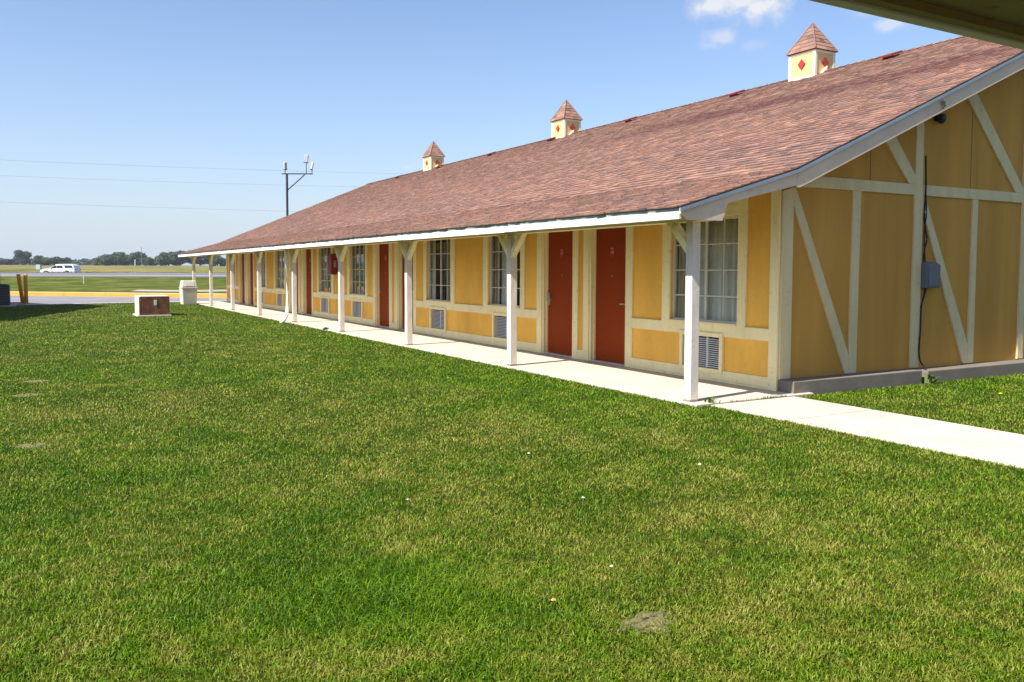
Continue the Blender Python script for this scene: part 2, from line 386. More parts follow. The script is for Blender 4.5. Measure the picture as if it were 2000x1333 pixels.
# parking lot
mb = MB(); mb.poly([(*kp(-140), -.1), (*kp(75), -.1), (70,20,-.1), (60,36.2,-.1), (-75,36.2,-.1)])
o = mb.build('parking_lot', 'asphalt', fix=False); tag(o, kind='structure')
if o.data.polygons[0].normal.z < 0: o.data.flip_normals()
mb = MB()
for t0 in range(-140, 75, 3):                   # kerb cast in lengths
    a = KA+KD*(t0+.012); b = KA+KD*(t0+2.99); n0 = KN*.0; n1 = KN*.17
    jz = random.uniform(-.008,.008)
    prof = [(0,-.12),(.012,.10),(.04,.14+jz),(.17,.14+jz),(.17,-.12)]
    mb.loft([[(*(a+KN*p[0]), p[1]) for p in prof], [(*(b+KN*p[0]), p[1]) for p in prof]])
o = mb.build('kerb', 'kerb'); tag(o, kind='structure')

# lawns (surface z = 0 is the walkway, lawn slightly under it)
LZ = -.03
mb = MB()
lawn_poly = [(-1.72,-.35),(-1.72,36.2),(-5.2,36.3),(-9.0,35.3),(-10.2,36.3),(-10.6,42.4),(-60,42.4),(-60,-7.05),(-1.52,-7.05),(-1.52,-.35)]
mb.poly([(x,y,LZ) for x,y in lawn_poly])
o = mb.build('lawn', 'thatch', fix=False); tag(o, kind='structure')
if o.data.polygons[0].normal.z < 0: o.data.flip_normals()
mb = MB(); mb.poly([(-.1,-.3,LZ),(30,-.3,LZ),(30,-40,LZ),(-.1,-40,LZ)])
o = mb.build('lawn', 'thatch', fix=False); tag(o, kind='structure')
if o.data.polygons[0].normal.z < 0: o.data.flip_normals()
mb = MB()
edge = [(-60,42.4),(-10.6,42.4),(-10.2,36.3),(-9.0,35.3),(-5.2,36.3),(-1.7,36.3)]
for a, b in zip(edge[:-1], edge[1:]):
    a = Vector(a); b = Vector(b); d = (b-a).normalized(); n = Vector((-d.y, d.x))
    if n.y < 0: n = -n
    n = n*.42
    mb.prism([tuple(a), tuple(b), tuple(b+n), tuple(a+n)], 'z', -.12, -.012)
tag(mb.build('edging_strip', 'concrete'), kind='structure')

# walkway slabs with joints
def slabs(name, rects, z0=-.16, z1=0, mat='concrete'):
    mb = MB()
    for (x0,x1,y0,y1,dz) in rects: mb.box(x0,x1,y0,y1,z0,z1+dz)
    return tag(mb.build(name, mat, bevel=.008), kind='structure')
rects = []; y = -.345
while y < 36.4:
    y1 = min(y+2.2045, 36.45); rects.append((-1.72, .30, y+.004, y1-.004, random.uniform(-.002,.002))); y = y1
slabs('walkway', rects)
rects = []; y = -.355
for s_ in (1.19, 2.6, 2.6, 2.6):
    rects.append((-1.52, -.1, y-s_+.009, y-.009, -.012)); y -= s_
slabs('path', rects)

# ------------------------------------------------------------------ motel wings
KX, KZ = -.383, 2.858; SL = .4245; PSL = .289; EX, RX = -2.23, 7.456; RZ_ = KZ+SL*(RX-KX); OV = .6
def ztop(x):
    if x > RX: x = 2*RX-x
    return KZ+SL*(x-KX) if x > KX else KZ-PSL*(KX-x)
def shingles(parent, ya, yb, name='roof', fine=True):
    """both roof slopes laid in courses of separate tabs of uneven thickness"""
    v = []; f = []; tint = []
    ex = .142 if fine else .3
    for side in (1, -1):
        for (xa, xb) in ((EX-.03, KX), (KX, RX)):
            za = ztop(xa); zb_ = ztop(xb); ln = math.hypot(xb-xa, zb_-za); nc = max(1, round(ln/ex)); sx = (xb-xa)/ln; sz = (zb_-za)/ln
            for c in range(nc):
                y = ya-random.uniform(0,.2); u0 = c*ln/nc; u1 = (c+1)*ln/nc+.02
                wmin, wmax = ((.07,.20) if fine and side == 1 else (.8,1.6))
                while y < yb:
                    yn = min(y+random.uniform(wmin, wmax), yb); y0 = max(y, ya)
                    if yn > y0+.01:
                        th = random.choice((.006,.007,.014,.015)); j0 = random.uniform(-.012,.012); j1 = j0+random.uniform(-.012,.012)
                        wob = .010*math.sin(y*.9+c*.7)+.008*math.sin(y*2.3+c)
                        def P(u, h, yy):
                            x = xa+sx*u-sz*h; z = za+sz*u+sx*h
                            return ((x if side == 1 else 2*RX-x), yy, z)
                        i = len(v); h = th+.006; um = u0+(u1-u0)*random.uniform(.46,.60); hm = h*(u1-um)/(u1-u0)
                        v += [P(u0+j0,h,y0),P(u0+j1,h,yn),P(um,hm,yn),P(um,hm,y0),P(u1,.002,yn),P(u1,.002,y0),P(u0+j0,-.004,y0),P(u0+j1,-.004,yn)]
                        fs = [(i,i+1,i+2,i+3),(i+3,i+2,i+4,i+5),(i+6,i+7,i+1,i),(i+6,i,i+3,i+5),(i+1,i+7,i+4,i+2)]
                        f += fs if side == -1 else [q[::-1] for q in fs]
                        drift = .04*math.sin(y*1.7+c*.9)+.04*math.sin(y*.53-c*.31)
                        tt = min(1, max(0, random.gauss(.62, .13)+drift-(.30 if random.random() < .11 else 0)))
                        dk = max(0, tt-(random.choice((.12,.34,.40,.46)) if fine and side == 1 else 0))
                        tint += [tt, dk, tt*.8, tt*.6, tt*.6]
                    y = yn
    # ridge caps
    y = ya
    while y < yb:
        yn = min(y+.2, yb); i = len(v); z = RZ_+.012
        for yy, h in ((y, .018), (yn, .004)):
            v += [(RX-.14, yy, z-.059+h), (RX, yy, z+h), (RX+.14, yy, z-.059+h)]
        f += [(i,i+1,i+4,i+3),(i+1,i+2,i+5,i+4),(i,i+2,i+1)]; tint += [random.uniform(.3,.8)]*3; y = yn
    mb = MB(); mb.v = v; mb.f = f
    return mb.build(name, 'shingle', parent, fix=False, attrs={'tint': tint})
def roofshell(root, L, back_ov=.2):
    ya, yb = -OV, L+back_ov
    roof = shingles(root, ya-.015, yb+.015)
    # deck: slab under the shingles
    dk = MB(); th = .11
    pr = [(EX+.03, ztop(EX+.03)-.006), (KX, KZ-.006), (RX, RZ_-.006), (2*RX-KX, KZ-.006), (2*RX-EX-.03, ztop(EX+.03)-.006)]
    lo = [(2*RX-EX-.03, ztop(EX+.03)-th), (2*RX-KX, KZ-th-.02), (RX, RZ_-th-.02), (KX, KZ-th-.02), (EX+.03, ztop(EX+.03)-th)]
    # split in convex strips
    xs = [EX+.03, KX, RX, 2*RX-KX, 2*RX-EX-.03]
    for xa, xb in zip(xs[:-1], xs[1:]):
        za, zb_ = ztop(xa), ztop(xb)
        dk.prism([(xa,za-.006),(xb,zb_-.006),(xb,zb_-th),(xa,za-th)], 'y', ya+.035, yb-.035)
    dk.build('roof_deck', 'soffit', root)
    # rake boards at both gables, with the lookout piece under the porch part
    for (y0, y1) in ((ya, ya+.03), (yb-.03, yb)):
        rk = MB()
        for side in (1, -1):
            X = lambda x: x if side == 1 else 2*RX-x
            rk.prism([(X(KX), KZ-.03), (X(RX), RZ_-.03), (X(RX), RZ_-.262), (X(KX+.06), KZ-.262+.06*SL), (X(KX+.0), KZ-.235)], 'y', y0, y1)
            rk.prism([(X(EX), ztop(EX)-.03), (X(KX-.002), KZ-.03), (X(KX-.002), KZ-.215), (X(-1.52), 2.385), (X(-1.60), 2.172), (X(EX+.1), 2.17), (X(EX), 2.235)], 'y', y0+.003, y1+.003)
        rk.build('rake_board', 'rake', root, bevel=.004)
        de = MB(); yo = y0-.022 if y0 < 0 else y1
        for side in (1, -1):
            X = lambda x: x if side == 1 else 2*RX-x
            for xa, xb in ((EX-.02, KX), (KX, RX)):
                de.prism([(X(xa), ztop(xa)-.060), (X(xb), ztop(xb)-.060), (X(xb), ztop(xb)-.018), (X(xa), ztop(xa)-.018)], 'y', yo, yo+.022)
        de.build('drip_edge', 'metal_edge', root)
    for side in (1, -1):
        X = lambda x: x if side == 1 else 2*RX-x
        fa = MB(); y = ya+.035; nseg = 9; st = (yb-ya-.07)/nseg
        for k in range(nseg):
            fa.box(X(EX), X(EX+.035), ya+.035+k*st+.001, ya+.035+(k+1)*st-.001, 2.175+random.uniform(-.004,.004), 2.264)
        fa.build('fascia_board', 'fascia', root, bevel=.004)
        MB().box(X(EX+.006), X(EX+.035), ya+.03, yb-.03, 2.265, 2.335).build('shaded_drip_band', 'shade_band', root)
        so = MB(); so.box(X(EX+.036), X(-1.70), ya+.035, yb-.035, 2.205, 2.225)
        so.box(X(EX+.036), X(EX+.062), ya+.035, yb-.035, 2.183, 2.204)
        so.build('soffit', 'soffit', root)
    MB().box(-1.70, -1.505, -.35, L+.1, 2.188, 2.37).build('porch_beam', 'cream', root, bevel=.006)
    return roof
def make_post(root, y, sides=(1,-1)):
    p = MB(); n = 12; x0, x1, hw = -1.655, -1.53, .060
    rg = []
    for k in range(n):
        z = 2.187*k/(n-1); j = lambda: random.uniform(-.0025,.0025)
        rg.append([(x0+j(),y-hw+j(),z),(x1+j(),y-hw+j(),z),(x1+j(),y+hw+j(),z),(x0+j(),y+hw+j(),z)])
    p.loft(rg); po = p.build('post', 'post', root, bevel=.005)
    MB().box(x0-.004, x1+.004, y-hw-.004, y+hw+.004, .001, .028).build('post_foot', 'rotwood', po, bevel=.004)
    for s in sides:
        b = MB(); ys = lambda d: y+s*(hw+d)
        b.prism([(ys(0), 1.80), (ys(.0), 1.93), (ys(.235), 2.186), (ys(.37), 2.186)], 'x', -1.65, -1.555)
        b.build('brace', 'cream', po, bevel=.004)
    return po

motel = empty('motel_building', label='long single storey yellow motel wing with brown shingle roof and posted porch', cat='building')
L = 35.4
roof = roofshell(motel, L)
# --- door and window layout along the front
doors = []; wins = []; trims = []; vents_ac = []
Ds = [4.59, 13.50, 22.40, 31.10]
for i, D in enumerate(Ds):
    e = 0 if i == 0 else .05
    trims += [(D-.25-e, D-.09, 0), (D+.09, D+.25+e, 0)]
    for s in (-1, 1):
        A = lambda a, b: tuple(sorted((D+s*a, D+s*b)))
        doors.append((*A(.25+e, 1.32+e), s, i)); trims.append((*A(1.32+e, 1.49+e), 0))
        corner = (i == 0 and s == -1) or (i == 3 and s == 1)
        if corner:
            k = 1 if i == 0 else (L-D-.15)/4.44
            trims += [(*A(2.24*k, 2.425*k), .65), (*A(3.85*k, 4.01*k), .65)]; wins.append((*A(2.425*k, 3.85*k), i, s)); trims.append((*A(4.44*k, 4.44*k+.15), 0))
        else:
            trims += [(*A(1.97+e, 2.13+e), .65), (*A(3.51+e, 3.72+e), .65)]; wins.append((*A(2.13+e, 3.51+e), i, s))
DZ = 2.36; WZ0, WZ1 = .845, 2.36
for (a, b, i, s) in wins:
    cm = (a+b)/2; vents_ac.append((cm-.39, cm+.39))
opens = [(a,b,0,DZ) for a,b,_,_ in doors]+[(a,b,WZ0,WZ1) for a,b,_,_ in wins]+[(a,b,.18,.637) for a,b in vents_ac]
def wall_with_openings(y0, y1, z0, z1, opens, x):
    mb = MB(); ys = sorted({y0,y1,*[o[0] for o in opens],*[o[1] for o in opens]}); zs = sorted({z0,z1,*[o[2] for o in opens],*[o[3] for o in opens]})
    for ya, yb in zip(ys[:-1], ys[1:]):
        run = None
        for za, zb_ in zip(zs[:-1], zs[1:]):
            cy, cz = (ya+yb)/2, (za+zb_)/2
            if any(o[0] < cy < o[1] and o[2] < cz < o[3] for o in opens): continue
            mb.quad((x,ya,za),(x,yb,za),(x,yb,zb_),(x,ya,zb_))
    return mb
wm = wall_with_openings(.0, L, 0, 2.86, opens, 0.0)
for (a,b,z0,z1) in opens:                       # reveals
    d = .13
    wm.quad((0,a,z0),(d,a,z0),(d,a,z1),(0,a,z1)); wm.quad((0,b,z0),(d,b,z0),(d,b,z1),(0,b,z1))
    wm.quad((0,a,z1),(d,a,z1),(d,b,z1),(0,b,z1)); wm.quad((0,a,z0),(d,a,z0),(d,b,z0),(0,b,z0))
wm.quad((2*RX,0,0),(2*RX,L,0),(2*RX,L,2.86),(2*RX,0,2.86))
wo = wm.build('wall', 'yellow', motel, fix=False)
def gable(root, y, mat='gable', name='gable_wall'):
    mb = MB(); mb.poly([(0,y,0),(2*RX,y,0),(2*RX,y,2.88),(RX,y,RZ_-.12),(0,y,2.88)]); return mb.build(name, mat, root, fix=False)
gable(motel, 0.0); gable(motel, L)
# front trim boards
mb = MB(); T = -.032
tr_s = sorted(trims)
for (a, b, z0) in tr_s:
    mb.box(T, 0.0, a, b, z0, 2.74)
# sill, base boards between verticals
def gaps(y0, y1, blocks):
    out = []; y = y0
    for a, b in sorted(blocks):
        if a > y+.01: out.append((y, a))
        y = max(y, b)
    if y < y1-.01: out.append((y, y1))
    return out
dblocks = [(a,b) for a,b,_,_ in doors]; tall = [(a,b) for a,b,z in trims if z == 0]; allb = [(a,b) for a,b,z in trims]
for (a, b) in gaps(0, L, dblocks+allb):
    if any(D-.1 < (a+b)/2 < D+.1 for D in Ds): continue
    mb.box(T+.002, 0.0, a+.001, b-.001, .655, .82)
for (a, b) in gaps(0, L, dblocks+tall):
    mb.box(T+.003, 0.0, a+.001, b-.001, .03, .168)
    mb.box(T-.006, 0.0, a+.001, b-.001, 0.002, .028)
for (a, b) in gaps(0, L, allb):
    if b-a > .8 and any(w_[0]-.05 < (a+b)/2 < w_[1]+.05 for w_ in wins+dblocks): mb.box(T+.004, 0.0, a+.001, b-.001, 2.37, 2.52); mb.box(T+.006, 0.0, a+.001, b-.001, 2.523, 2.70)
mb.build('timber_trim', 'cream', motel, bevel=.004)
# doors
def make_door(a, b, s, num):
    fr = MB()
    for y0, y1 in ((a, a+.045), (b-.045, b)):
        fr.box(-.004, .12, y0, y1, 0, DZ)
        fr.box(.055, .118, y0+(.045 if y0 == a else -.02), y0+(.065 if y0 == a else 0), 0, DZ-.046)
    fr.box(-.004, .12, a+.0455, b-.0455, DZ-.045, DZ)
    d = MB(); d.box(.09, .125, a+.048, b-.048, .02, DZ-.048)
    do = d.build('door', 'door', motel, bevel=.003)
    fr.build('door_frame', 'cream', do, bevel=.002)
    MB().box(-.0, .13, a+.046, b-.046, .0, .018).build('threshold', 'grill', do)
    hy = a+.105 if s == -1 else b-.105          # lock on the outer side of each door pair
    h = MB(); h.box(.075, .0895, hy-.032, hy+.032, .93, 1.17); h.box(.055, .0745, hy-.026, hy+.026, 1.09, 1.165)
    sg = 1 if s == -1 else -1
    h.tube([(.075,hy,1.03),(.032,hy,1.03)], .013, 8); h.box(.022, .04, hy, hy+sg*.135, 1.018, 1.042)
    h.build('handle', 'steel', do, bevel=.003)
    cy = (a+b)/2; pl = MB(); pl.box(.084, .0895, cy-.055, cy+.055, 1.83, 2.0)
    po = pl.build('door_sign', 'signred', do, bevel=.002)
    for txt, z, sz in (('NO', 1.965, .04), (num, 1.905, .062)):
        m_ = textmesh(txt, sz, .001); m_.materials.clear(); m_.materials.append(M['chalk'])
        # bake lettering into the plaque: faces -X
        bm = bmesh.new(); bm.from_mesh(po.data); i0 = len(bm.verts)
        bm2 = bmesh.new(); bm2.from_mesh(m_)
        vm = {}
        for vv in bm2.verts: vm[vv] = bm.verts.new((.083-vv.co.z, cy-vv.co.x, z+vv.co.y))
        for ff in bm2.faces:
            try:
                nf = bm.faces.new([vm[q] for q in ff.verts]); nf.material_index = 1
            except ValueError: pass
        bm.to_mesh(po.data); bm.free(); bm2.free()
    po.data.materials.append(M['chalk'])
    pk = MB(); pk.tube([(.0895,cy,1.50),(.083,cy,1.50)], .011, 8); pk.build('peephole', 'steel', do)
    return do
for n_, (a, b, s, i) in enumerate(doors): make_door(a, b, s, str(118+n_))
# windows
def make_window(a, b, i, s):
    g = MB(); g.quad((.07,a,WZ0),(.07,a,WZ1),(.07,b,WZ1),(.07,b,WZ0))
    root_w = MB(); fwid = .03
    root_w.box(.03,.1,a,a+fwid,WZ0,WZ1); root_w.box(.03,.1,b-fwid,b,WZ0,WZ1); root_w.box(.03,.1,a+fwid,b-fwid,WZ0,WZ0+fwid); root_w.box(.03,.1,a+fwid,b-fwid,WZ1-fwid,WZ1)
    mid = (a+b)/2; root_w.box(.045,.095,mid-.018,mid+.018,WZ0+fwid,WZ1-fwid)
    wd = root_w.build('window', 'alu', motel, bevel=.002)
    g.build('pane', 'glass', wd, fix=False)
    mu = MB(); h = (WZ1-WZ0)/4
    for k in (1,2,3): mu.box(.052,.068,a+fwid,mid-.018,WZ0+k*h-.009,WZ0+k*h+.009); mu.box(.052,.068,mid+.018,b-fwid,WZ0+k*h-.009,WZ0+k*h+.009)
    q = (b-a)/4
    for yy in (a+q, b-q):
        z = WZ0+fwid
        for k in range(4):
            z1 = WZ0+(k+1)*h-.009 if k < 3 else WZ1-fwid
            mu.box(.053,.067,yy-.009,yy+.009,z,z1); z = z1+.018
    mu.build('muntin', 'alu', wd)
    sl = MB(); sl.box(-.055, .03, a-.0, b+.0, WZ0-.022, WZ0+.004); sl.build('sill', 'cream', wd, bevel=.003)
    # curtains: pleated cloth hanging in front of a dark room
    near = (i == 0 and s == -1)
    rs = random.Random(i*7+s)
    spans = [(a+.02, a+(b-a)*.80, 'sheer'), (a+(b-a)*.86, b-.02, 'curtain')] if near else \
            ([(a+.02, a+(b-a)*rs.uniform(.1,.45), 'curtain'), (a+(b-a)*rs.uniform(.62,.9), b-.02, rs.choice(['curtain','sheer']))])
    if i == 0 and s == 1: spans = [(a+.1, a+(b-a)*.22, 'curtain'), (a+(b-a)*.45, a+(b-a)*.80, 'sheer'), (a+(b-a)*.86, b-.02, 'curtain')]
    for (y0, y1, mt) in spans:
        c = MB(); n = max(12, int((y1-y0)*90)); ph = rs.uniform(0,6)
        P = []
        for k in range(n+1):
            yy = y0+(y1-y0)*k/n; xx = .15+.028*math.sin(yy*44+ph+2*math.sin(yy*6))+.012*math.sin(yy*97+ph)
            P.append((xx, yy))
        for k in range(n):
            for (z0, z1, sp0, sp1) in ((WZ0-.06,1.5,1.25,1.),(1.5,WZ1+.1,1.,.8)):
                c.quad((.15+(P[k][0]-.15)*sp0,P[k][1],z0),(.15+(P[k+1][0]-.15)*sp0,P[k+1][1],z0),(.15+(P[k+1][0]-.15)*sp1,P[k+1][1],z1),(.15+(P[k][0]-.15)*sp1,P[k][1],z1))
        c.build('curtain', mt, wd, smooth=True, fix=False)
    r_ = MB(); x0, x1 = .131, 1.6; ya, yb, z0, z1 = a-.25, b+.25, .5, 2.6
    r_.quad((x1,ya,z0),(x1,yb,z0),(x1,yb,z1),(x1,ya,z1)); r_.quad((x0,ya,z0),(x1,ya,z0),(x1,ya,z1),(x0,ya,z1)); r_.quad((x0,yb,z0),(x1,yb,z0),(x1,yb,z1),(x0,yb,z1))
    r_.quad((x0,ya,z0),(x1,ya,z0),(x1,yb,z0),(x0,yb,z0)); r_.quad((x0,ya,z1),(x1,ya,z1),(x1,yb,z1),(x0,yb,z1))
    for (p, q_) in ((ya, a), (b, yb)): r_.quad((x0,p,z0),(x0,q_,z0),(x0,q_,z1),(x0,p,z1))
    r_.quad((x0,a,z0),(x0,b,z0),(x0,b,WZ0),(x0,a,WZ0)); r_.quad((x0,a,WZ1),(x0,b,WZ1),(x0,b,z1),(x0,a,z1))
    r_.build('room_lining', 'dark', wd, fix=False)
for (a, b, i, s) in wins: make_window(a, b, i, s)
# air conditioner sleeves
for (a, b) in vents_ac:
    g = MB()
    n = 14
    for k in range(n):
        z = .195+k*(.43/n)
        g.prism([(-.012, z), (.018, z+.010), (.018, z+.0145), (-.012, z+.013)], 'y', a+.006, b-.006)
    g.box(-.0135, -.0005, a+(b-a)*.33, a+(b-a)*.375, .19, .628)
    go = g.build('air_conditioner_grille', 'grill', motel)
    MB().box(.052,.06,a,b,.18,.637).build('grille_backing', 'dark', go)
    f_ = MB(); e = .065; t0 = -.052
    f_.box(t0,-.002,a-e,a-.001,.18-e,.637+e); f_.box(t0,-.002,b+.001,b+e,.18-e,.637+e); f_.box(t0,-.002,a,b,.638,.637+e); f_.box(t0,-.002,a,b,.18-e,.179)
    f_.build('grille_frame', 'cream', go, bevel=.008)
# posts
for k in range(9):
    y = -.093+4.4091*k; make_post(motel, min(y, 35.1), (1,) if k == 0 else (1,-1))
# gable timbers
mb = MB(); G0 = -.032
def gboard(pts, d=0): mb.prism(pts, 'y', G0-d, -.0005)
BZ0, BZ1 = 2.712, 2.868
gboard([(0,.16),(.2,.16),(.2,2.70),(0,2.64)])
gboard([(.3,BZ0),(2.718,BZ0),(2.718,BZ1),(.30,BZ1),(.2,2.83),(.2,BZ0)], .002)
gboard([(2.722,.16),(2.915,.16),(2.915,BZ0),(2.905,BZ0),(2.885,3.93),(2.722,3.86)])
gboard([(2.917,BZ0),(5.50,BZ0),(5.50,BZ1),(2.917,BZ1)], .002)
gboard([(1.36,.16),(1.52,.16),(1.535,BZ0-.001),(1.372,BZ0-.001)]); gboard([(4.135,.16),(4.285,.16),(4.285,BZ0-.001),(4.15,BZ0-.001)])
gboard([(5.50,.16),(5.66,.16),(5.66,5.02),(5.50,4.95)])
gboard([(.202,2.46),(.202,2.69),(.235,2.69),(1.355,.42),(1.355,.16),(1.29,.16)], .001)
gboard([(2.917,2.50),(2.917,2.70),(2.955,2.70),(4.13,.45),(4.13,.16),(4.02,.16)], .001)
gboard([(1.94,3.53),(2.16,3.62),(2.72,3.0),(2.72,BZ1+.002),(2.58,BZ1+.002)], .001)
gboard([(3.84,4.33),(4.07,4.43),(5.495,2.95),(5.495,BZ1+.002),(5.29,BZ1+.002)], .001)
def mir(p): return [(2*RX-x, z) for x, z in p][::-1]
for p in ([(0,.16),(.2,.16),(.2,2.70),(0,2.64)], [(1.36,.16),(1.52,.16),(1.535,BZ0),(1.372,BZ0)], [(2.722,.16),(2.915,.16),(2.915,3.9),(2.722,3.86)], [(4.135,.16),(4.285,.16),(4.285,BZ0),(4.15,BZ0)], [(5.50,.16),(5.66,.16),(5.66,5.02),(5.50,4.95)]):
    gboard(mir(p))
gboard([(5.662,BZ0),(2*RX-5.662,BZ0),(2*RX-5.662,BZ1),(5.662,BZ1)], .002)
mb.build('gable_timber', 'ctrim', motel, bevel=.004)
sm_ = MB()
for x, z0, z1 in ((4.11,BZ1+.01,4.6),(1.75,BZ1+.01,3.55)): sm_.box(x-.003,x+.003,-.004,-.0006,z0,z1)
sm_.build('panel_seam', 'bark', motel)
MB().prism([(2.36,3.93),(2.40,3.96),(2.43,3.93),(2.47,3.95),(2.455,3.90),(2.49,3.885),(2.45,3.865),(2.43,3.83),(2.405,3.835),(2.42,3.885)], 'y', -.6335, -.6302).build('paint_chip', 'bark', motel)
# plinth along the gable
mb = MB(); mb.prism([(0.0,-.27),(2.66,-.27),(2.60,-.0),(0.0,-.0)], 'z', -.1, .158)
mb.prism([(2.76,-.30),(16,-.36),(16,-.0),(2.70,-.0)], 'z', -.1, .145)
tag(mb.build('plinth', 'plinth', motel, bevel=.012))
# cupolas on the ridge
def cupola(yc, root=motel):
    h = .375; zb_, zt = 5.85, 6.64; hx_ = .325; RX = 7.395; x0, x1, y0, y1 = RX-hx_, RX+hx_, yc-h, yc+h
    c = MB(); c.box(x0, x1, y0, y1, zb_, zt); co = c.build('cupola', 'yellow_pale', root)
    tr = MB(); e = .012; bw = .06
    for (xa, xb, ya, yb) in ((x0-e,x0+bw,y0-e,y0+bw),(x0-e,x0+bw,y1-bw,y1+e),(x1-bw,x1+e,y0-e,y0+bw),(x1-bw,x1+e,y1-bw,y1+e)): tr.box(xa,xb,ya,yb,zb_,zt)
    for (xa, xb, ya, yb) in ((x0-e+.001,x0,y0+bw,y1-bw),(x1,x1+e-.001,y0+bw,y1-bw),(x0+bw,x1-bw,y0-e+.001,y0),(x0+bw,x1-bw,y1,y1+e-.001)): tr.box(xa,xb,ya,yb,zt-.06,zt)
    tr.box(x0-e+.001, x0, y0+bw, y1-bw, 5.99, 6.075)
    tr.prism([(x0+bw+.001,5.99),(RX+.02,6.28),(RX+.02,6.13),(x0+bw+.001,5.93)], 'y', y0-.06, y0-.002)
    tr.build('cupola_trim', 'cream_pale', co)
    cz = 6.36; r = .105
    ry = [(yc-r,cz),(yc,cz-r*1.1),(yc+r,cz),(yc,cz+r*1.1)]; rx = [(RX-r,cz),(RX,cz-r*1.1),(RX+r,cz),(RX,cz+r*1.1)]
    MB().prism(ry, 'x', x0-.03, x0-.001).build('diamond', 'red', co); MB().prism(ry, 'x', x1+.001, x1+.03).build('diamond', 'red', co)
    MB().prism(rx, 'y', y0-.03, y0-.001).build('diamond', 'red', co); MB().prism(rx, 'y', y1+.001, y1+.03).build('diamond', 'red', co)
    # pyramid of shingle courses
    rf = MB(); tint = []; ov = .045; n = 7; H0, H1 = zt+.002, 7.33
    for k in range(n):
        f0 = 1-k/n; f1 = 1-(k+1)/n; za = H0+(H1-H0)*k/n; zb2 = H0+(H1-H0)*(k+1)/n; a0 = (h+ov)*f0+.012; a1 = (h+ov)*f1+.001
        for (dx, dy) in ((-1,0),(1,0),(0,-1),(0,1)):
            tabs = max(1, round(4*f0)); 
            for j in range(tabs):
                u0 = -1+2*j/tabs; u1 = -1+2*(j+1)/tabs
                def P(a, u, z): return (RX+(dx*a+(dy != 0)*u*a)*(hx_+.05)/(h+.045), yc+dy*a+(dx != 0)*u*a, z)
                rf.quad(P(a0,u0,za),P(a0,u1,za),P(a1,u1,zb2),P(a1,u0,zb2)); tint.append(min(1,max(0,random.gauss(.55,.25))))
                rf.quad(P(a0-.012,u0,za-.008),P(a0-.012,u1,za-.008),P(a0,u1,za),P(a0,u0,za)); tint.append(.2)
    rf.box(RX-hx_-ov+.01, RX+hx_+ov-.01, yc-h-ov+.01, yc+h+ov-.01, zt-.012, zt+.001); tint += [.2]*6
    rf.build('cupola_roof', 'shingle', co, fix=False, attrs={'tint': tint})
    cap = MB()
    for sx in (-1,1):
        for sy in (-1,1): cap.tube([(RX+sx*(hx_+ov), yc+sy*(h+ov), H0+.008), (RX, yc, H1+.012)], [.022,.014], 5)
    cap.build('hip_cap', 'shingle_plain', co)
    return co
M['yellow_pale'] = paint('cupola_paint', (.60,.45,.20), .8, .08, (.5,.4,.2), .2, 40, .3)
M['cream_pale'] = paint('cupola_trim_paint', (.80,.74,.56), .7, .08, (.5,.45,.3), .3, 40, .2)
M['shingle_plain'] = paint('hip_cap_shingle', (.22,.115,.09), .9, .2, (.1,.06,.05), .5, 60, .4)
cups = [cupola(5.98), cupola(16.33), cupola(27.1)]
# low red roof vents
for y in (3.6, 8.0, 12.3, 16.62, 20.95, 25.6, 30.3):
    v = MB(); x = 6.98; z = ztop(x)
    v.box(x-.10, x+.10, y-.10, y+.10, z-.06, z+.035)
    v.loft([[(x-.17,y-.16,z+.0),(x+.17,y-.16,z+.115),(x+.17,y+.16,z+.115),(x-.17,y+.16,z+.0)],[(x-.18,y-.16,z+.03),(x+.16,y-.16,z+.15),(x+.16,y+.16,z+.15),(x-.18,y+.16,z+.03)]])
    v.build('roof_vent', 'ventred', motel)
# downspout at the fifth post
d = MB(); yd = 17.545+.05; xd = -1.80
d.tube([(xd,yd,2.2),(xd,yd,1.86),(xd,yd,.36),(xd-.03,yd-.04,.2),(xd-.14,yd-.16,.07),(xd-.26,yd-.28,.02)], .05, 10)
dso = d.build('downspout', 'fascia', motel, smooth=True)
# --- things on the wall
fb = empty('fire_extinguisher_cabinet', (-.002, 18.18, 1.44), label='dark red fire cabinet with white lettering on the front wall behind a porch post', cat='fire cabinet')
MB().box(-.2, -.03, 0, .44, 0, .66).build('cabinet_body', 'maroon', fb, bevel=.012)
MB().box(-.222, -.2005, .02, .42, .02, .64).build('cabinet_door', 'maroon', fb, bevel=.004)
me = textmesh('FIRE', .125, .001); me.materials.clear(); me.materials.append(M['chalk'])
lo = bpy.data.objects.new('lettering', me); COL.objects.link(lo); lo.parent = fb
# reads down the side that faces the camera (-Y): text x -> -z, text y -> +x
lo.matrix_local = Matrix(((0,1,0,-.115),(0,0,-1,-.003),(-1,0,0,.33),(0,0,0,1)))
eb = empty('utility_box', (2.925, -.004, 1.345), label='grey utility box with black cable on the gable wall', cat='utility box')
MB().prism([(0,0),(0,.36),(-.05,.39),(-.13,.35),(-.13,.02),(-.115,0)], 'x', 0, .30).build('box_body', 'ebox', eb, bevel=.012)
MB().box(.015, .285, -.14, -.1305, .03, .34).build('box_cover', 'ebox', eb, bevel=.005)
cb = MB()
def cable(pts, r):
    # smooth through the points
    out = []
    P = [Vector(p) for p in pts]
    for k in range(len(P)-1):
        p0 = P[max(k-1,0)]; p1 = P[k]; p2 = P[k+1]; p3 = P[min(k+2,len(P)-1)]
        for j in range(6):
            s = j/6; out.append(.5*((2*p1)+(p2-p0)*s+(2*p0-5*p1+4*p2-p3)*s*s+(3*p1-p0-3*p2+p3)*s**3))
    out.append(P[-1]); cb.tube(out, r, 6)
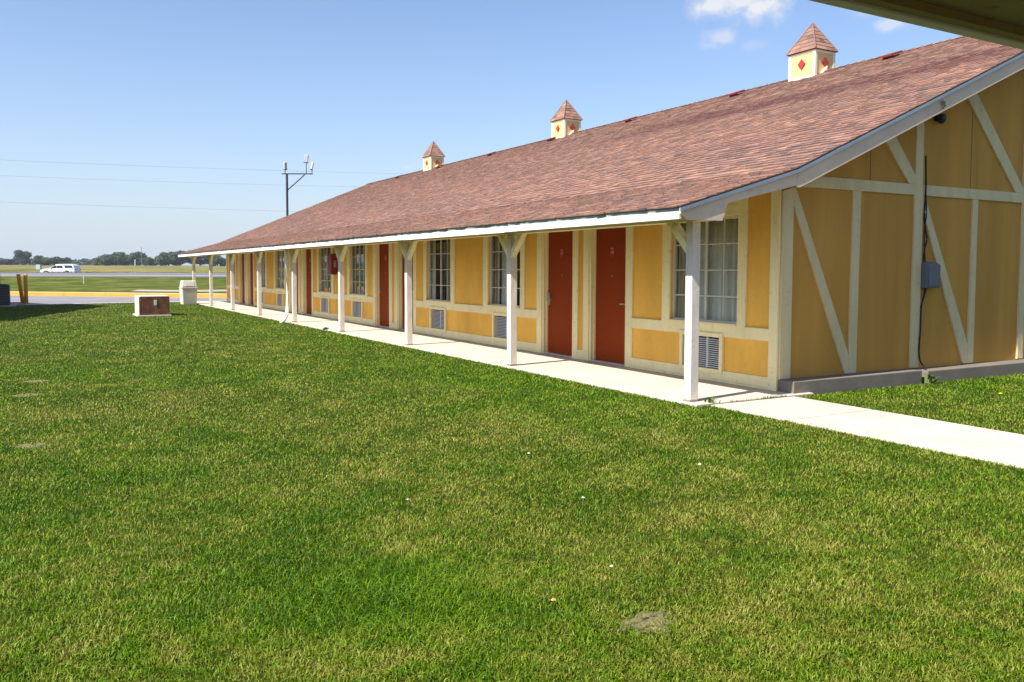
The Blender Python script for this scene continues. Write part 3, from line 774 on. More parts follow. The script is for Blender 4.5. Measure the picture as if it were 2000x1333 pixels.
cable([(.0,-.04,1.95),(.02,-.045,1.45),(.0,-.045,1.1),(.045,-.04,.86),(.09,-.035,.72),(.03,-.04,.55),(.01,-.045,.4),(.045,-.05,.34)], .012)
cable([(.02,-.04,1.5),(.05,-.045,1.1),(.02,-.04,.9),(.03,-.04,.62),(.05,-.05,.36)], .009)
cable([(.09,-.05,.005),(.05,-.045,-.12),(.0,-.04,-.28),(-.012,-.045,-.6),(-.03,-.045,-.95),(-.02,-.07,-1.1),(-.1,-.2,-1.17),(-.17,-.31,-1.3)], .012)
cable([(.06,-.05,.005),(.02,-.045,-.16),(-.015,-.04,-.3)], .009)
cb.build('cable', 'black', eb, smooth=True)
fl = empty('floodlight', (3.19, -.004, 3.87), label='small round black security light under the gable eave', cat='security light')
MB().tube([(0,0,0),(0,-.03,0)], .045, 14).build('mount', 'black', fl)
MB().tube([(0,-.03,.0),(0,-.05,-.005),(-.003,-.07,-.012),(-.006,-.11,-.025),(-.006,-.125,-.03)], [.025,.045,.064,.075,.07], 14).build('lamp_head', 'black', fl, smooth=True)

# --- left wing (only its gable shadow reaches the picture) and the wing the camera stands under
def plain_wing(name, loc, rz, L, label):
    root = empty(name, loc, rz, label=label, cat='building')
    roofshell(root, L, .6)
    for k in range(int(L/4.4)+1): make_post(root, min(-.093+4.4091*k, L-.1))
    wm = MB(); wm.quad((0,0,-.1),(0,L,-.1),(0,L,2.86),(0,0,2.86)); wm.quad((2*RX,0,-.1),(2*RX,L,-.1),(2*RX,L,2.86),(2*RX,0,2.86)); wm.build('wall', 'yellow', root, fix=False)
    gable(root, 0); gable(root, L)
    t = MB()
    y = 0
    while y < L-.3: t.box(-.032, -.0005, y, y+.16, 0, 2.74); y += 1.47
    y = 0
    while y < L-1.5: t.box(-.03, -.0005, y+.161, y+1.469, .655, .82); y += 1.47
    for x in (0,1.36,2.72,4.13,5.5,7.38,2*RX-5.66,2*RX-4.29,2*RX-2.9,2*RX-1.52,2*RX-.2):
        for yy in ((-.032,-.0005),(L+.0005,L+.032)): t.box(x, x+.16, yy[0], yy[1], 0, ztop(x+.08)-.3)
    t.build('timber_trim', 'cream', root)
    MB().box(-1.72, -.0, 0, L, -.16, -.001).build('porch_slab', 'concrete', root)
    return root
plain_wing('motel_building', (-11.63, 24.49, 0), math.pi/2, 17, 'second yellow motel wing at right angles, beyond the left edge of the lawn')
plain_wing('motel_building', (-15.0, -8.88, 0), -math.pi/2, 13.1, 'motel wing whose dark eave hangs over the top right corner of the view')

# ------------------------------------------------------------------ lawn furniture
def noise_poly(n, r, j): return [(r*(1+random.uniform(-j,j))*math.cos(2*math.pi*k/n), r*(1+random.uniform(-j,j))*math.sin(2*math.pi*k/n)) for k in range(n)]
tx = empty('transformer_box', (-4.80, 24.1, LZ), label='rusty pad-mounted transformer box with cream sides on the lawn', cat='transformer')
MB().box(-.56, .54, -.68, .74, -.06, .045).build('pad', 'concrete', tx, bevel=.012)
MB().box(-.495, .495, -.60, .68, .046, .70).build('cabinet', 'bmetal', tx, bevel=.035)
MB().prism([(-.486,.06),(.486,.06),(.486,.655),(.46,.688),(-.46,.688),(-.486,.655)], 'y', -.628, -.6005).build('door_panel', 'rust', tx, bevel=.006)
hd = MB(); hd.box(-.015, .075, -.645, -.6285, .38, .56); hd.build('latch', 'bmetal', tx, bevel=.004)
tb = empty('trash_can', (-2.14, 33.35, LZ), rz=R(3), label='beige trash can with hooded lid beside the last porch posts', cat='trash can')
bd = MB(); bd.loft([[(-.295,-.295,.0),(.295,-.295,.0),(.295,.295,.0),(-.295,.295,.0)],[(-.335,-.335,.74),(.335,-.335,.74),(.335,.335,.74),(-.335,.335,.74)]]); bd.build('bin_body', 'beige', tb, bevel=.03)
rb = MB(); rb.box(-.35,.35,-.35,.35,.741,.785); rb.build('bin_rim', 'beige', tb, bevel=.02)
lid = MB(); lid.loft([[(-.33,-.33,.80),(.33,-.33,.80),(.33,.33,.80),(-.33,.33,.80)],[(-.29,-.25,1.10),(.29,-.25,1.10),(.29,.25,1.10),(-.29,.25,1.10)]]); lid.build('lid', 'beige', tb, bevel=.035)
MB().loft([[(-.2,-.335,.85),(.2,-.335,.85),(.2,-.31,.85),(-.2,-.31,.85)],[(-.17,-.285,1.03),(.17,-.285,1.03),(.17,-.25,1.03),(-.17,-.25,1.03)]]).build('flap', 'beige', tb, bevel=.004)
ac = empty('air_conditioner', (-9.64, 34.75, LZ), label='dark louvred air conditioner unit on a slab at the left edge', cat='air conditioner')
MB().box(-.6, .62, -.62, .6, -.05, .05).build('pad', 'concrete', ac, bevel=.01)
MB().box(-.40, .40, -.40, .40, .051, .93).build('casing', 'acgrey', ac, bevel=.04)
lv_ = MB()
for k in range(11):
    z = .12+k*.068
    for (xa, xb, ya, yb) in ((-.37,.37,-.415,-.4005),(.4005,.415,-.37,.37),(-.415,-.4005,-.37,.37),(-.37,.37,.4005,.415)): lv_.box(xa,xb,ya,yb,z,z+.03)
lv_.build('louvre', 'ebox', ac)
MB().tube([(0,0,.93),(0,0,.96)], .33, 20).build('fan_guard', 'black', ac)
def bollard(x, y, lean, label):
    b = empty('bollard', (x, y, -.08), label=label, cat='bollard', group='yellow bollards at the lot edge')
    h = 1.42; dx, dy = lean
    MB().tube([(0,0,-.05),(dx*.5,dy*.5,h*.5),(dx,dy,h-.03),(dx*1.01,dy*1.01,h)], [.085,.085,.085,.06], 14).build('pipe', 'bollard', b, smooth=True)
    MB().tube([(0,0,0.0),(0,0,.05)], .16, 12).build('footing', 'concrete', b)
bollard(-8.63, 37.75, (.0,.0), 'upright yellow steel bollard beside a leaning one')
bollard(-8.76, 37.95, (-.16,.02), 'yellow steel bollard leaning to the left')
bollard(-9.72, 38.6, (-.02,0), 'yellow bollard behind the air conditioner at the picture edge')
def lump(name, x, y, r, h, mat, label, cat, n=14, rings=5, sx=1.0, z0=LZ):
    mb = MB(); P = []; W = [random.uniform(.55,1.15) for _ in range(n)]
    for k in range(rings):
        f = k/(rings-1); rr = r*(1-f)**.8+.004; 
        P.append([(x+sx*rr*W[j]*(1+random.uniform(-.12,.12))*math.cos(2*math.pi*j/n), y+rr*W[j]*(1+random.uniform(-.12,.12))*math.sin(2*math.pi*j/n), z0+h*(.15+.85*f)*(1+random.uniform(-.55,.45))) for j in range(n)])
    mb.loft(P); o = mb.build(name, mat); tag(o, label, cat); return o
lump('soil_mound', -6.16, -4.93, .13, .024, 'soil', 'small crumbly dirt mound in the foreground grass', 'dirt mound', 22, 7, 1.35)
lump('soil_mound', -8.66, 4.55, .16, .022, 'soil', 'bare dirt patch between two others along the left edge of the lawn', 'dirt mound', 22, 6, 1.3)
lump('soil_mound', -8.60, .95, .13, .024, 'soil', 'bare dirt patch at the left edge nearest the camera', 'dirt mound', 20, 6, 1.5)
lump('soil_mound', -8.52, 6.05, .14, .020, 'soil', 'farthest of the bare dirt patches along the left edge', 'dirt mound', 20, 6, 1.5)

# ------------------------------------------------------------------ vegetation: far trees
def foliage(lobes, n, size, seed, flat=.8):
    r_ = np.random.default_rng(seed); V = []; F = []; Tn = []
    wts = np.array([l[3]**2 for l in lobes]); wts /= wts.sum()
    for k in range(n):
        l = lobes[r_.choice(len(lobes), p=wts)]
        d = r_.normal(size=3); d /= np.linalg.norm(d); rad = l[3]*(r_.random()**.33)*(1+.09*r_.normal())
        c = np.array(l[:3])+d*rad*np.array([1,1,flat])
        if c[2] < .02: c[2] = abs(c[2])*.5+.02
        a = r_.normal(size=3); a /= np.linalg.norm(a); b = np.cross(a, r_.normal(size=3)); b /= np.linalg.norm(b)
        s = size*(.6+.8*r_.random()); i = len(V)
        V += [tuple(c-a*s-b*s*.5), tuple(c+a*s-b*s*.6), tuple(c+a*s*.8+b*s*.6), tuple(c-a*s*.7+b*s*.5)]; F.append((i,i+1,i+2,i+3))
        Tn.append(min(1, max(0, .5+.25*r_.normal()+.12*((k//60) % 3-1))))
    mb = MB(); mb.v = V; mb.f = F; return mb, Tn
def tree_proto(name, mat, seed, dens=1.0):
    rr = random.Random(seed); lobes = []
    for k in range(9): lobes.append((rr.uniform(-.38,.38), rr.uniform(-.38,.38), rr.uniform(.34,.74), rr.uniform(.15,.27)))
    lobes += [(rr.uniform(-.45,.45), rr.uniform(-.3,.3), rr.uniform(.12,.32), rr.uniform(.13,.22)) for _ in range(5)]
    root = empty(name, (0,0,0))
    mb, tn = foliage(lobes, int(4200*dens), .032, seed); mb.build('crown', mat, root, fix=False, attrs={'tint': tn})
    tk = MB(); tk.tube([(0,0,-.08),(0.01,0,.2),(.0,.02,.45)], [.035,.028,.014], 7)
    for q in range(4):
        a = rr.uniform(0,6.28); tk.tube([(0.01,0,.2+.05*q),(.16*math.cos(a),.16*math.sin(a),.42+.05*q),(.3*math.cos(a),.3*math.sin(a),.56+.04*q)], [.018,.011,.005], 5)
    tk.build('trunk', 'bark', root); return root
def place_px(px, n):                             # ground point on the road frame seen at photo column px, distance n
    l = (px-1000)/1654.7*n/math.cos(0); x, y = LN(l, n); return x, y, zprof(l, n)
protos = {'d': tree_proto('tree', 'leafd', 3), 'g': tree_proto('tree', 'leafg', 8), 'b': tree_proto('tree', 'leafb', 15, .75)}
used = set()
TREES = [ # px centre, n, width px, height px, kind, label
 (46,430,34,24,'d','tall dark tree farthest left on the horizon, taller than its neighbours'),
 (22,470,46,12,'d','low dark tree clump at the far left end of the horizon'),
 (96,400,44,16,'g','round green tree on the horizon above the hood of the white car'),
 (122,405,26,14,'d','dark tree merging into the right flank of the round green tree'),
 (210,400,46,22,'g','rounded tree at the left end of the main tree row'),
 (203,398,24,15,'b','olive brown bush in front of the left end of the main tree row'),
 (228,405,24,18,'d','dark tree in the dip between two rounded trees'),
 (252,402,36,22,'g','rounded tree directly left of the tall utility pole'),
 (268,408,30,22,'d','dark tree touching the tall utility pole on its left'),
 (288,405,26,17,'g','tree directly right of the tall utility pole'),
 (306,420,30,14,'b','low olive tree in the gap left of the roof eave'),
 (330,405,40,22,'g','green tree beside the tip of the roof eave'),
 (352,410,46,24,'d','dark tree right behind the tip of the roof eave'),
 (392,412,60,26,'d','dark tree seen between the two farthest porch posts'),
 (426,330,30,18,'g','green bush seen under the porch, right of the farthest posts'),
]
for (px, n, wpx, hpx, kd, lab) in TREES:
    p = protos[kd]
    o = p if kd not in used else copy_tree(p); used.add(kd)
    x, y, z = place_px(px, n); o.location = (x, y, z); wd = 1.1*wpx*n/1654.7; ht = 1.22*hpx*n/1654.7
    o.scale = (wd*1.0, wd*1.0, ht*1.12); o.rotation_euler = (0,0,random.uniform(0,6.28)); tag(o, lab, 'tree', 'trees along the horizon')
# far wood that reads as one low mass
mb, tn = MB(), []
rr = np.random.default_rng(5); V = []; F = []
for k in range(15000):
    l = rr.uniform(-620, -255); n = 560+rr.normal()*14; x, y = LN(l, n)
    hh = 3.4+2.6*math.sin(l*.021+1)+1.6*math.sin(l*.067)+1.0*math.sin(l*.19); hh = max(1.2, hh*.6)
    z = 3.3+hh*rr.random()**.75; s = rr.uniform(.6,1.5); a = rr.normal(size=3); a /= np.linalg.norm(a); b = np.cross(a, rr.normal(size=3)); b /= np.linalg.norm(b); c = np.array([x,y,z]); i = len(V)
    V += [tuple(c-a*s-b*s*.6),tuple(c+a*s-b*s*.6),tuple(c+a*s*.8+b*s*.6),tuple(c-a*s*.7+b*s*.5)]; F.append((i,i+1,i+2,i+3)); tn.append(rr.random())
mb.v = V; mb.f = F
tag(mb.build('distant_woods', 'leafd', fix=False, attrs={'tint': tn}), 'hazy low line of woods far across the field', 'woods', kind='stuff')
# rough weeds along the far edge of the highway
V = []; F = []; tn = []
for k in range(9000):
    l = rr.uniform(-120, 60); n = 98.3+abs(rr.normal())*.7; x, y = LN(l, n); z = zprof(l, n); s = rr.uniform(.03,.14)*(1.6 if math.sin(l*.7)+math.sin(l*.23+1) > .9 else .8); a = rr.uniform(0,6.28); dx, dy = math.cos(a)*.05, math.sin(a)*.05; i = len(V)
    lx, ly = rr.normal()*.1*s, rr.normal()*.1*s
    V += [(x-dx,y-dy,z-.02),(x+dx,y+dy,z-.02),(x+lx,y+ly,z+s)]; F.append((i,i+1,i+2)); tn.append(rr.random()*.8)
mb = MB(); mb.v = V; mb.f = F; tag(mb.build('roadside_weeds', 'leafb', fix=False, attrs={'tint': tn}), 'rough dark weeds fringing the far edge of the highway', 'weeds', kind='stuff')

# ------------------------------------------------------------------ car on the far carriageway
cx_, cy_, _ = place_px(119, 119); cz_ = .60
car = empty('parked_car', (cx_, cy_, cz_), math.atan2(-R2.y, -R2.x), label='white SUV driving left on the highway', cat='car'); car.name = 'sport_utility_car'; car.scale = (1,1,.95)
# local: +x is the nose, y across, z up; length 4.95
def ringcar(x, zb, zs, wb): return [(x,-wb,zb),(x,wb,zb),(x,wb*1.0,zs),(x,-wb*1.0,zs)]
bdy = MB()
prof = [(-2.46,.55,1.02,.80),(-2.42,.42,1.10,.88),(-2.0,.34,1.14,.95),(-1.2,.32,1.12,.97),(0,.32,1.09,.98),(1.0,.32,1.06,.97),(1.6,.32,1.02,.95),(2.1,.36,.93,.90),(2.38,.40,.82,.82),(2.47,.48,.70,.70)]
rg = []
for (x, zb, zs, wb) in prof: rg.append([(x,-wb*.93,zb),(x,wb*.93,zb),(x,wb,zb+.22),(x,wb*.99,zs-.1),(x,wb*.9,zs),(x,-wb*.9,zs),(x,-wb*.99,zs-.1),(x,-wb,zb+.22)])
bdy.loft(rg); cbod = bdy.build('body', 'car', car, smooth=False)
cab = MB(); cab.loft([[(1.18,-.86,1.04),(1.18,.86,1.04),(-2.36,.86,1.09),(-2.36,-.86,1.09)],[(.42,-.76,1.48),(.42,.76,1.48),(-2.2,.76,1.52),(-2.2,-.76,1.52)],[(.2,-.68,1.66),(.2,.68,1.66),(-1.95,.68,1.70),(-1.95,-.68,1.70)],[(-.1,-.5,1.71),(-.1,.5,1.71),(-1.8,.5,1.74),(-1.8,-.5,1.74)]])
cab.build('cabin', 'car', car)
def sidewin(pts, s):
    # glass lies 6 mm proud of the sloping cabin side
    mbw = MB(); q = [(x, s*(.868-(z-1.06)*.222+.010), z) for x, z in pts]; q2 = [(x, s*(.868-(z-1.06)*.222-.012), z) for x, z in pts]
    mbw.loft([q, q2]); return mbw
for s in (-1, 1):
    for pts in ([(.98,1.075),(.28,1.56),(.12,1.56),(.12,1.075)], [(.07,1.075),(.07,1.57),(-.62,1.58),(-.86,1.085)], [(-1.12,1.10),(-.90,1.58),(-2.0,1.58),(-2.2,1.11)]):
        sidewin(pts, s).build('side_window', 'carglass', car)
wsd = MB(); wsd.loft([[(1.13,-.74,1.075),(1.13,.74,1.075),(.47,.68,1.46),(.47,-.68,1.46)],[(1.15,-.74,1.085),(1.15,.74,1.085),(.49,.68,1.475),(.49,-.68,1.475)]]); wsd.build('windscreen', 'carglass', car)
for (x, s) in ((1.5,-1),(1.5,1),(-1.42,-1),(-1.42,1)):
    wh = MB(); wh.tube([(x,s*.72,.36),(x,s*1.0,.36)], .36, 20); who = wh.build('wheel', 'tyre', car)
    MB().tube([(x,s*.98,.36),(x,s*1.012,.36)], .24, 14).build('rim', 'rim', who)
    ar = MB(); ar.tube([(x,s*.90,.36),(x,s*.992,.36)], .42, 20); ar.build('wheel_arch', 'black', car)
for s in (-1, 1):
    MB().loft([[(-2.47,s*.55,.92),(-2.47,s*.80,.92),(-2.47,s*.80,1.06),(-2.47,s*.55,1.06)],[(-2.05,s*.93,.96),(-2.05,s*.962,.96),(-2.05,s*.962,1.03),(-2.05,s*.93,1.03)]]).build('taillight', 'lamp_red', car)
    MB().loft([[(2.2,s*.62,.70),(2.2,s*.90,.70),(2.2,s*.90,.80),(2.2,s*.62,.80)],[(2.45,s*.45,.66),(2.45,s*.72,.66),(2.45,s*.72,.74),(2.45,s*.45,.74)]]).build('headlight', 'lampgrey', car)
    MB().box(.78,.92,s*.88,s*1.08,1.08,1.22).build('mirror', 'car', car, bevel=.03)
    MB().box(-1.9,1.2,s*.972,s*.99,.40,.46).build('rocker_trim', 'rim', car)
    for x in (-.35, .62): MB().box(x-.1,x+.1,s*.975,s*1.0,.86,.90).build('handle', 'car', car)
# small far things
x, y, z = place_px(77, 150); c_ = MB(); c_.box(-.38,.38,-.25,.25,0,.85)
o = c_.build('roadside_cabinet', 'paleblue', bevel=.03); o.location = (x,y,z+.05); o.rotation_euler = (0,0,-YAW); tag(o, 'pale blue grey box in the field ahead of the white car', 'cabinet')
x, y, z = place_px(164, 66); o = MB().tube([(0,0,-.1),(.0,0,.66)], .035, 8).build('marker_post', 'bmetal'); o.location = (x,y,z); tag(o, 'thin pale marker post standing in the verge grass', 'marker post')
def utility_pole(px, n, h, label, arm=True, r=.14):
    x, y, z = place_px(px, n); u = empty('utility_pole', (x,y,z), -YAW, label=label, cat='utility pole')
    MB().tube([(0,0,-.2),(0,0,h)], [r,r*.7], 8).build('pole', 'polewood', u)
    if arm:
        MB().box(-1.1,1.1,-.06,.06,h-.7,h-.56).build('crossarm', 'polewood', u)
        for q in (-.95,.95): MB().tube([(q,0,h-.56),(q,0,h-.36)], .05, 6).build('insulator', 'lampgrey', u)
    return u
utility_pole(278, 395, 8.6, 'tall thin utility pole in front of the main tree row', False, .17)
utility_pole(63, 420, 5.6, 'short utility pole beside the tallest tree at far left', False, .13)
o = MB().tube([(0,0,-.1),(0,0,2.1),(0,0,2.6),(0,0,2.7)], [.16,.16,.34,.1], 8).build('white_marker', 'white'); x, y, z = place_px(265, 390); o.location = (x,y,z); tag(o, 'small white post with round head near the tall utility pole', 'marker post')
# overhead wires from a pole left of the picture to one behind the roof
def wirepts(l0, n0, z0, l1, n1, z1, sag):
    out = []
    for k in range(25):
        s = k/24; x, y = LN(l0+(l1-l0)*s, n0+(n1-n0)*s); out.append((x, y, z0+(z1-z0)*s-sag*4*s*(1-s)))
    return out
def lat(px, n): return (px-1000)/1654.7*n
la, na, lb, nb = lat(-260,95), 95, lat(960,121), 121
for (zl, zr, sag, lab) in ((14.35,14.95,.35,'highest of the three thin overhead wires'), (12.55,13.05,.35,'middle one of the three thin overhead wires'), (9.6,9.35,.3,'lowest of the three thin overhead wires')):
    o = MB().tube(wirepts(la,na,zl,lb,nb,zr,sag), .014, 5).build('overhead_wire', 'wire'); tag(o, lab, 'power line', 'overhead wires')
for (l, n, h) in ((la,na,14.6),(lb,nb,15.1)):
    x, y = LN(l, n); z = zprof(l, n); u = empty('utility_pole', (x,y,z), -YAW, label='roadside wooden utility pole left of the view, carrying three wires' if l == la else 'roadside wooden utility pole behind the motel roof, carrying three wires', cat='utility pole')
    MB().tube([(0,0,-.2),(0,0,h-z)], [.16,.11], 8).build('pole', 'polewood', u)
    for q in (0, -1.85, -5.1): MB().tube([(0,0,h-z-.25+q),(0,-.3,h-z-.2+q)], .05, 6).build('insulator', 'lampgrey', u)
# floodlight mast beyond the building
x, y = LN(lat(563,62), 62); mast = empty('floodlight_mast', (x,y,-.1), -YAW, label='dark steel mast with a side arm and three floodlights behind the roof', cat='light mast')
zt = 8.58
MB().tube([(0,0,0),(0,0,zt)], .085, 10).build('pole', 'navy', mast)
MB().box(-.36, 1.86, -.05, .05, zt, zt+.075).build('arm', 'navy', mast)
MB().tube([(0.02,0,zt-1.15),(1.3,0,zt-.01)], .045, 8).build('arm_brace', 'navy', mast)
def flood(x, zc, h, w_, tilt, rot, stem):
    f_ = MB(); f_.tube([(x,0,zt+.07),(x,0,zc-h/2-.02)], .028, 6); fo = f_.build('floodlight_stem', 'navy', mast)
    b_ = MB(); b_.loft([[(-w_/2,-.06,-h/2),(w_/2,-.06,-h/2),(w_/2,.06,-h/2),(-w_/2,.06,-h/2)],[(-w_/2,-.10,h/2),(w_/2,-.10,h/2),(w_/2,.05,h/2),(-w_/2,.05,h/2)]]); bo = b_.build('floodlight_head', 'lampgrey', fo, bevel=.02); bo.location = (x,0,zc); bo.rotation_euler = (R(8),R(tilt),R(rot))
    c2 = MB(); c2.box(-w_/2-.01,w_/2+.01,-.075,.07,-h/2-.05,-h/2-.001); co2 = c2.build('floodlight_base', 'black', fo); co2.location = (x,0,zc); co2.rotation_euler = bo.rotation_euler
flood(-.12, 9.20, .50, .22, -10, 50, .3); flood(1.42, 9.72, .52, .30, 9, -10, .5); flood(1.83, 9.20, .50, .16, 9, 78, .3)

# ------------------------------------------------------------------ lawn grass
def vnoise(x, y, s, seed):
    r_ = np.random.default_rng(seed); G = r_.random((256,256)); X = x/s; Y = y/s; xi = np.floor(X).astype(int); yi = np.floor(Y).astype(int); fx = X-xi; fy = Y-yi
    fx = fx*fx*(3-2*fx); fy = fy*fy*(3-2*fy); g = lambda a, b: G[a & 255, b & 255]
    return (g(xi,yi)*(1-fx)+g(xi+1,yi)*fx)*(1-fy)+(g(xi,yi+1)*(1-fx)+g(xi+1,yi+1)*fx)*fy
def inpoly(x, y, P):
    c = np.zeros(x.shape, bool); n = len(P)
    for i in range(n):
        (x0, y0), (x1, y1) = P[i], P[(i+1) % n]
        if y0 == y1: continue
        c ^= ((y0 > y) != (y1 > y)) & (x < (x1-x0)*(y-y0)/(y1-y0)+x0)
    return c
NB = 640000
dmin, dmax = 2.6, 47.0
# density falls with the square of distance: log-uniform in distance (some extra close up)
NB = 1050000
d = np.exp(rng.uniform(np.log(dmin), np.log(dmax), NB)); th = rng.uniform(R(-42), R(42), NB)
hx = np.sin(YAW+th); hy = np.cos(YAW+th); gx = CX+d*hx; gy = CY+d*hy
ej = .05+.10*vnoise(gx*0, gy, .16, 21)+.05*vnoise(gx*0, gy, .6, 22)          # uneven turf edge along the slabs
ok = (inpoly(gx-ej+.07, gy, [(-1.74,-.33),(-1.74,36.25),(-5.2,36.3),(-9.0,35.3),(-10.2,36.3),(-10.6,42.4),(-60,42.4),(-60,-7.05),(-1.54,-7.05),(-1.54,-.33)]) |
      ((gx > -.17+ej) & (gy < -.345)))
ok &= ~((gx > -5.42) & (gx < -4.18) & (gy > 23.3) & (gy < 24.9))
ok &= ~((gx > -10.3) & (gx < -9.0) & (gy > 34.1))
for (mx, my, mr, sx) in ((-6.16,-4.93,.13,1.35),(-8.66,4.55,.19,1.3),(-8.60,.95,.12,1.5),(-8.52,6.05,.16,1.5)):
    ok &= ~((((gx-mx)/sx)**2+(gy-my)**2 < mr*mr*(.3+rng.random(NB))) & (rng.random(NB) < .55))
gx, gy, d = gx[ok], gy[ok], d[ok]; nb = len(gx)
n_big = vnoise(gx, gy, 2.6, 1)*.55+vnoise(gx+9, gy-4, 1.1, 2)*.45
n_mid = vnoise(gx, gy, .42, 3)*.6+vnoise(gx, gy, .17, 4)*.4
n_sml = vnoise(gx, gy, .07, 5)
near_b = np.clip((gx+4.6)/2.6, 0, 1)*(gy > -1)            # greener by the walkway
lush = np.exp(-(((gx+7.0)/.55)**2+((gy+4.05)/.5)**2))     # taller lush tuft patch in the foreground
dryf = .56*(n_big-.5)*2+.55*(n_mid-.5)*2+.50*(n_sml-.5)*2+.03-.42*near_b-.9*lush
dry = np.clip(.34+dryf+rng.normal(0,.25,nb), 0, 1)
val = np.clip(.46+.6*(n_mid-.5)+.30*rng.normal(size=nb)+.12*(n_sml-.5), 0, 1)
h = (.016+.020*rng.random(nb)+.034*np.clip(n_mid-.42,0,1)*rng.random(nb)+.055*lush*rng.random(nb))*(1-.25*dry)
wd = .0023*np.maximum(1, d/5.0)**.85*(.7+.6*rng.random(nb))
az = rng.uniform(0, 2*np.pi, nb); ln_ = h*rng.uniform(.2, 1.5, nb); la_ = rng.uniform(0, 2*np.pi, nb)
bx, by = np.cos(az)*wd, np.sin(az)*wd; lx, ly = np.cos(la_)*ln_, np.sin(la_)*ln_
V = np.empty((nb, 5, 3), np.float32); z0 = np.full(nb, LZ-.004)
V[:,0] = np.stack([gx-bx, gy-by, z0], 1); V[:,1] = np.stack([gx+bx, gy+by, z0], 1)
V[:,2] = np.stack([gx+bx*.8+lx*.38, gy+by*.8+ly*.38, LZ+h*.62], 1); V[:,3] = np.stack([gx-bx*.8+lx*.38, gy-by*.8+ly*.38, LZ+h*.62], 1)
V[:,4] = np.stack([gx+lx, gy+ly, LZ+h*np.clip(1.1-.35*ln_/h, .5, 1)], 1)
me = bpy.data.meshes.new('grass'); me.vertices.add(nb*5); me.vertices.foreach_set('co', V.ravel())
base = np.arange(nb, dtype=np.int32)[:, None]*5
loops = np.concatenate([base+np.array([0,1,2,3]), base+np.array([3,2,4])], 1).astype(np.int32).ravel()
me.loops.add(nb*7); me.loops.foreach_set('vertex_index', loops)
st = (np.arange(nb, dtype=np.int32)[:, None]*7+np.array([0,4])).astype(np.int32).ravel()
me.polygons.add(nb*2); me.polygons.foreach_set('loop_start', st)
me.update(calc_edges=True); me.validate()
for an, arr in (('dry', dry), ('val', val)):
    a = me.attributes.new(an, 'FLOAT', 'POINT'); a.data.foreach_set('value', np.repeat(arr, 5).astype(np.float32))
me.materials.append(M['blade']); o = bpy.data.objects.new('grass', me); COL.objects.link(o)
tag(o, 'mown lawn grass mixed green and straw coloured in front of the motel', 'grass', kind='stuff')

# small things lying in the grass
def weed(name, x, y, n, h, label, mat='weed', z0=LZ, spread=.05):
    V = []; F = []; tn = []; rr = random.Random(n)
    for k in range(n):
        a = rr.uniform(0,6.28); l = h*rr.uniform(.6,1.2); wv = l*.09; dx, dy = math.cos(a), math.sin(a); px_, py_ = x+rr.gauss(0,spread*.5), y+rr.gauss(0,spread*.5); i = len(V); o_ = l*rr.uniform(.3,.8)
        V += [(px_-dy*wv,py_+dx*wv,z0),(px_+dy*wv,py_-dx*wv,z0),(px_+dx*o_*.5+dy*wv*1.4,py_+dy*o_*.5-dx*wv*1.4,z0+l*.6),(px_+dx*o_*.5-dy*wv*1.4,py_+dy*o_*.5+dx*wv*1.4,z0+l*.6),(px_+dx*o_,py_+dy*o_,z0+l*.75)]
        F += [(i,i+1,i+2,i+3),(i+3,i+2,i+4)]; tn += [rr.random()]*2
    mb = MB(); mb.v = V; mb.f = F; o = mb.build(name, mat, fix=False, attrs={'tint': tn}); tag(o, label, 'weed'); return o
weed('weed', 2.74, -.36, 26, .17, 'leafy green weed at the gap in the gable plinth')
weed('weed', -1.47, -.30, 16, .09, 'grass tuft sprouting at the foot of the nearest porch post', z0=0.0, spread=.1)
V = []; F = []; tn = []; rr_ = random.Random(4)
for k in range(170):
    x = rr_.uniform(-1.2,-.15); x = x if rr_.random() < .5 else rr_.uniform(-.65,-.2); y = -.35+rr_.gauss(0,.008); l = rr_.uniform(.01,.04); a = rr_.uniform(0,6.28); i = len(V)
    V += [(x-.003,y,-.01),(x+.003,y,-.01),(x+math.cos(a)*l*.6,y+math.sin(a)*l*.6,l)]; F.append((i,i+1,i+2)); tn.append(rr_.random()*.6)
mb = MB(); mb.v = V; mb.f = F; tag(mb.build('joint_weeds', 'weed', fix=False, attrs={'tint': tn}), 'thin line of weeds in the slab joint by the building corner', 'weeds', kind='stuff')
def litter(name, x, y, r, h, mat, label, cat='litter'):
    return lump(name, x, y, r, h, mat, label, cat, 7, 4, 1.2, LZ+.03)
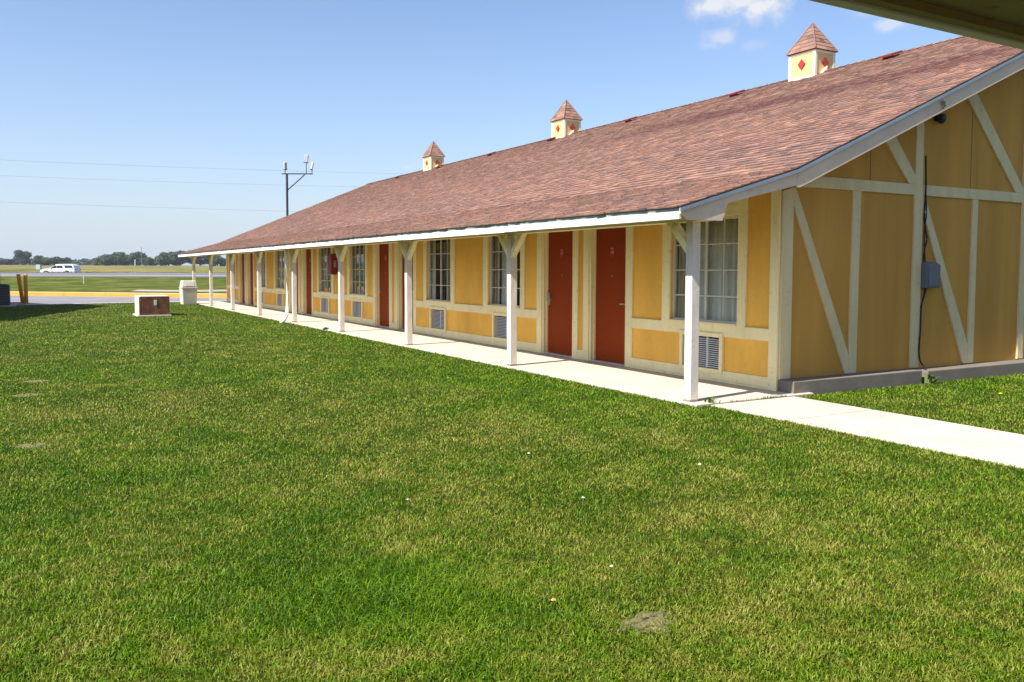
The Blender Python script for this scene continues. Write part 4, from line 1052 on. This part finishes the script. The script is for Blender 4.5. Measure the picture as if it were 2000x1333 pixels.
def gpt(px, py):
    dr = ray(px, py); t = (LZ+.03-CZ)/dr.z; return CX+dr.x*t, CY+dr.y*t
litter('paper_scrap', *gpt(1367,908), .012, .012, 'chalk', 'white scrap on the grass in line with the nearest post')
litter('paper_scrap', *gpt(1139,973), .008, .010, 'chalk', 'white scrap on the middle of the lawn')
litter('paper_scrap', *gpt(797,976), .006, .008, 'chalk', 'leftmost small white scrap on the lawn')
litter('paper_scrap', *gpt(1033,886), .007, .008, 'chalk', 'small white scrap farthest from the camera on the lawn')
litter('paper_scrap', *gpt(1195,1107), .006, .008, 'chalk', 'white scrap closest to the camera')
litter('dry_leaf', *gpt(1080,1173), .008, .009, 'cig', 'small orange dry leaf in the foreground grass', 'leaf')
dn = empty('dandelion', (*gpt(1954,773), LZ), label='yellow dandelion in the grass beside the gable', cat='flower')
MB().tube([(0,0,0),(0,0,.05)], .003, 5).build('stem', 'greenp', dn)
MB().tube([(0,0,.045),(0,0,.058),(0,0,.066)], [.008,.024,.012], 9).build('flower_head', 'petal', dn)
gb = empty('green_bottle', (-1.76, 13.95, .0), R(35), label='small green bottle lying at the walkway edge', cat='bottle')
MB().tube([(-.09,0,.035),(-.08,0,.035),(.03,0,.035),(.07,0,.035),(.085,0,.035),(.11,0,.035)], [.03,.036,.036,.022,.014,.014], 10).build('bottle_body', 'greenp', gb, smooth=True)
MB().tube([(.1105,0,.035),(.125,0,.035)], .017, 8).build('cap', 'greenp', gb)

# ------------------------------------------------------------------ thin air between here and the far trees
m = bpy.data.materials.new('haze_air'); m.use_nodes = True; t = m.node_tree; t.nodes.clear()
o_ = N(t, 'ShaderNodeOutputMaterial'); pv = N(t, 'ShaderNodeVolumePrincipled'); pv.inputs['Color'].default_value = (.80,.87,.96,1); pv.inputs['Density'].default_value = HAZE; pv.inputs['Anisotropy'].default_value = .3
t.links.new(pv.outputs[0], o_.inputs['Volume']); M['haze'] = m
tag(MB().box(-1700, 1700, -1700, 1700, -1.2, 24).build('haze', 'haze'), 'faint pale haze over the far field', 'haze', kind='stuff')
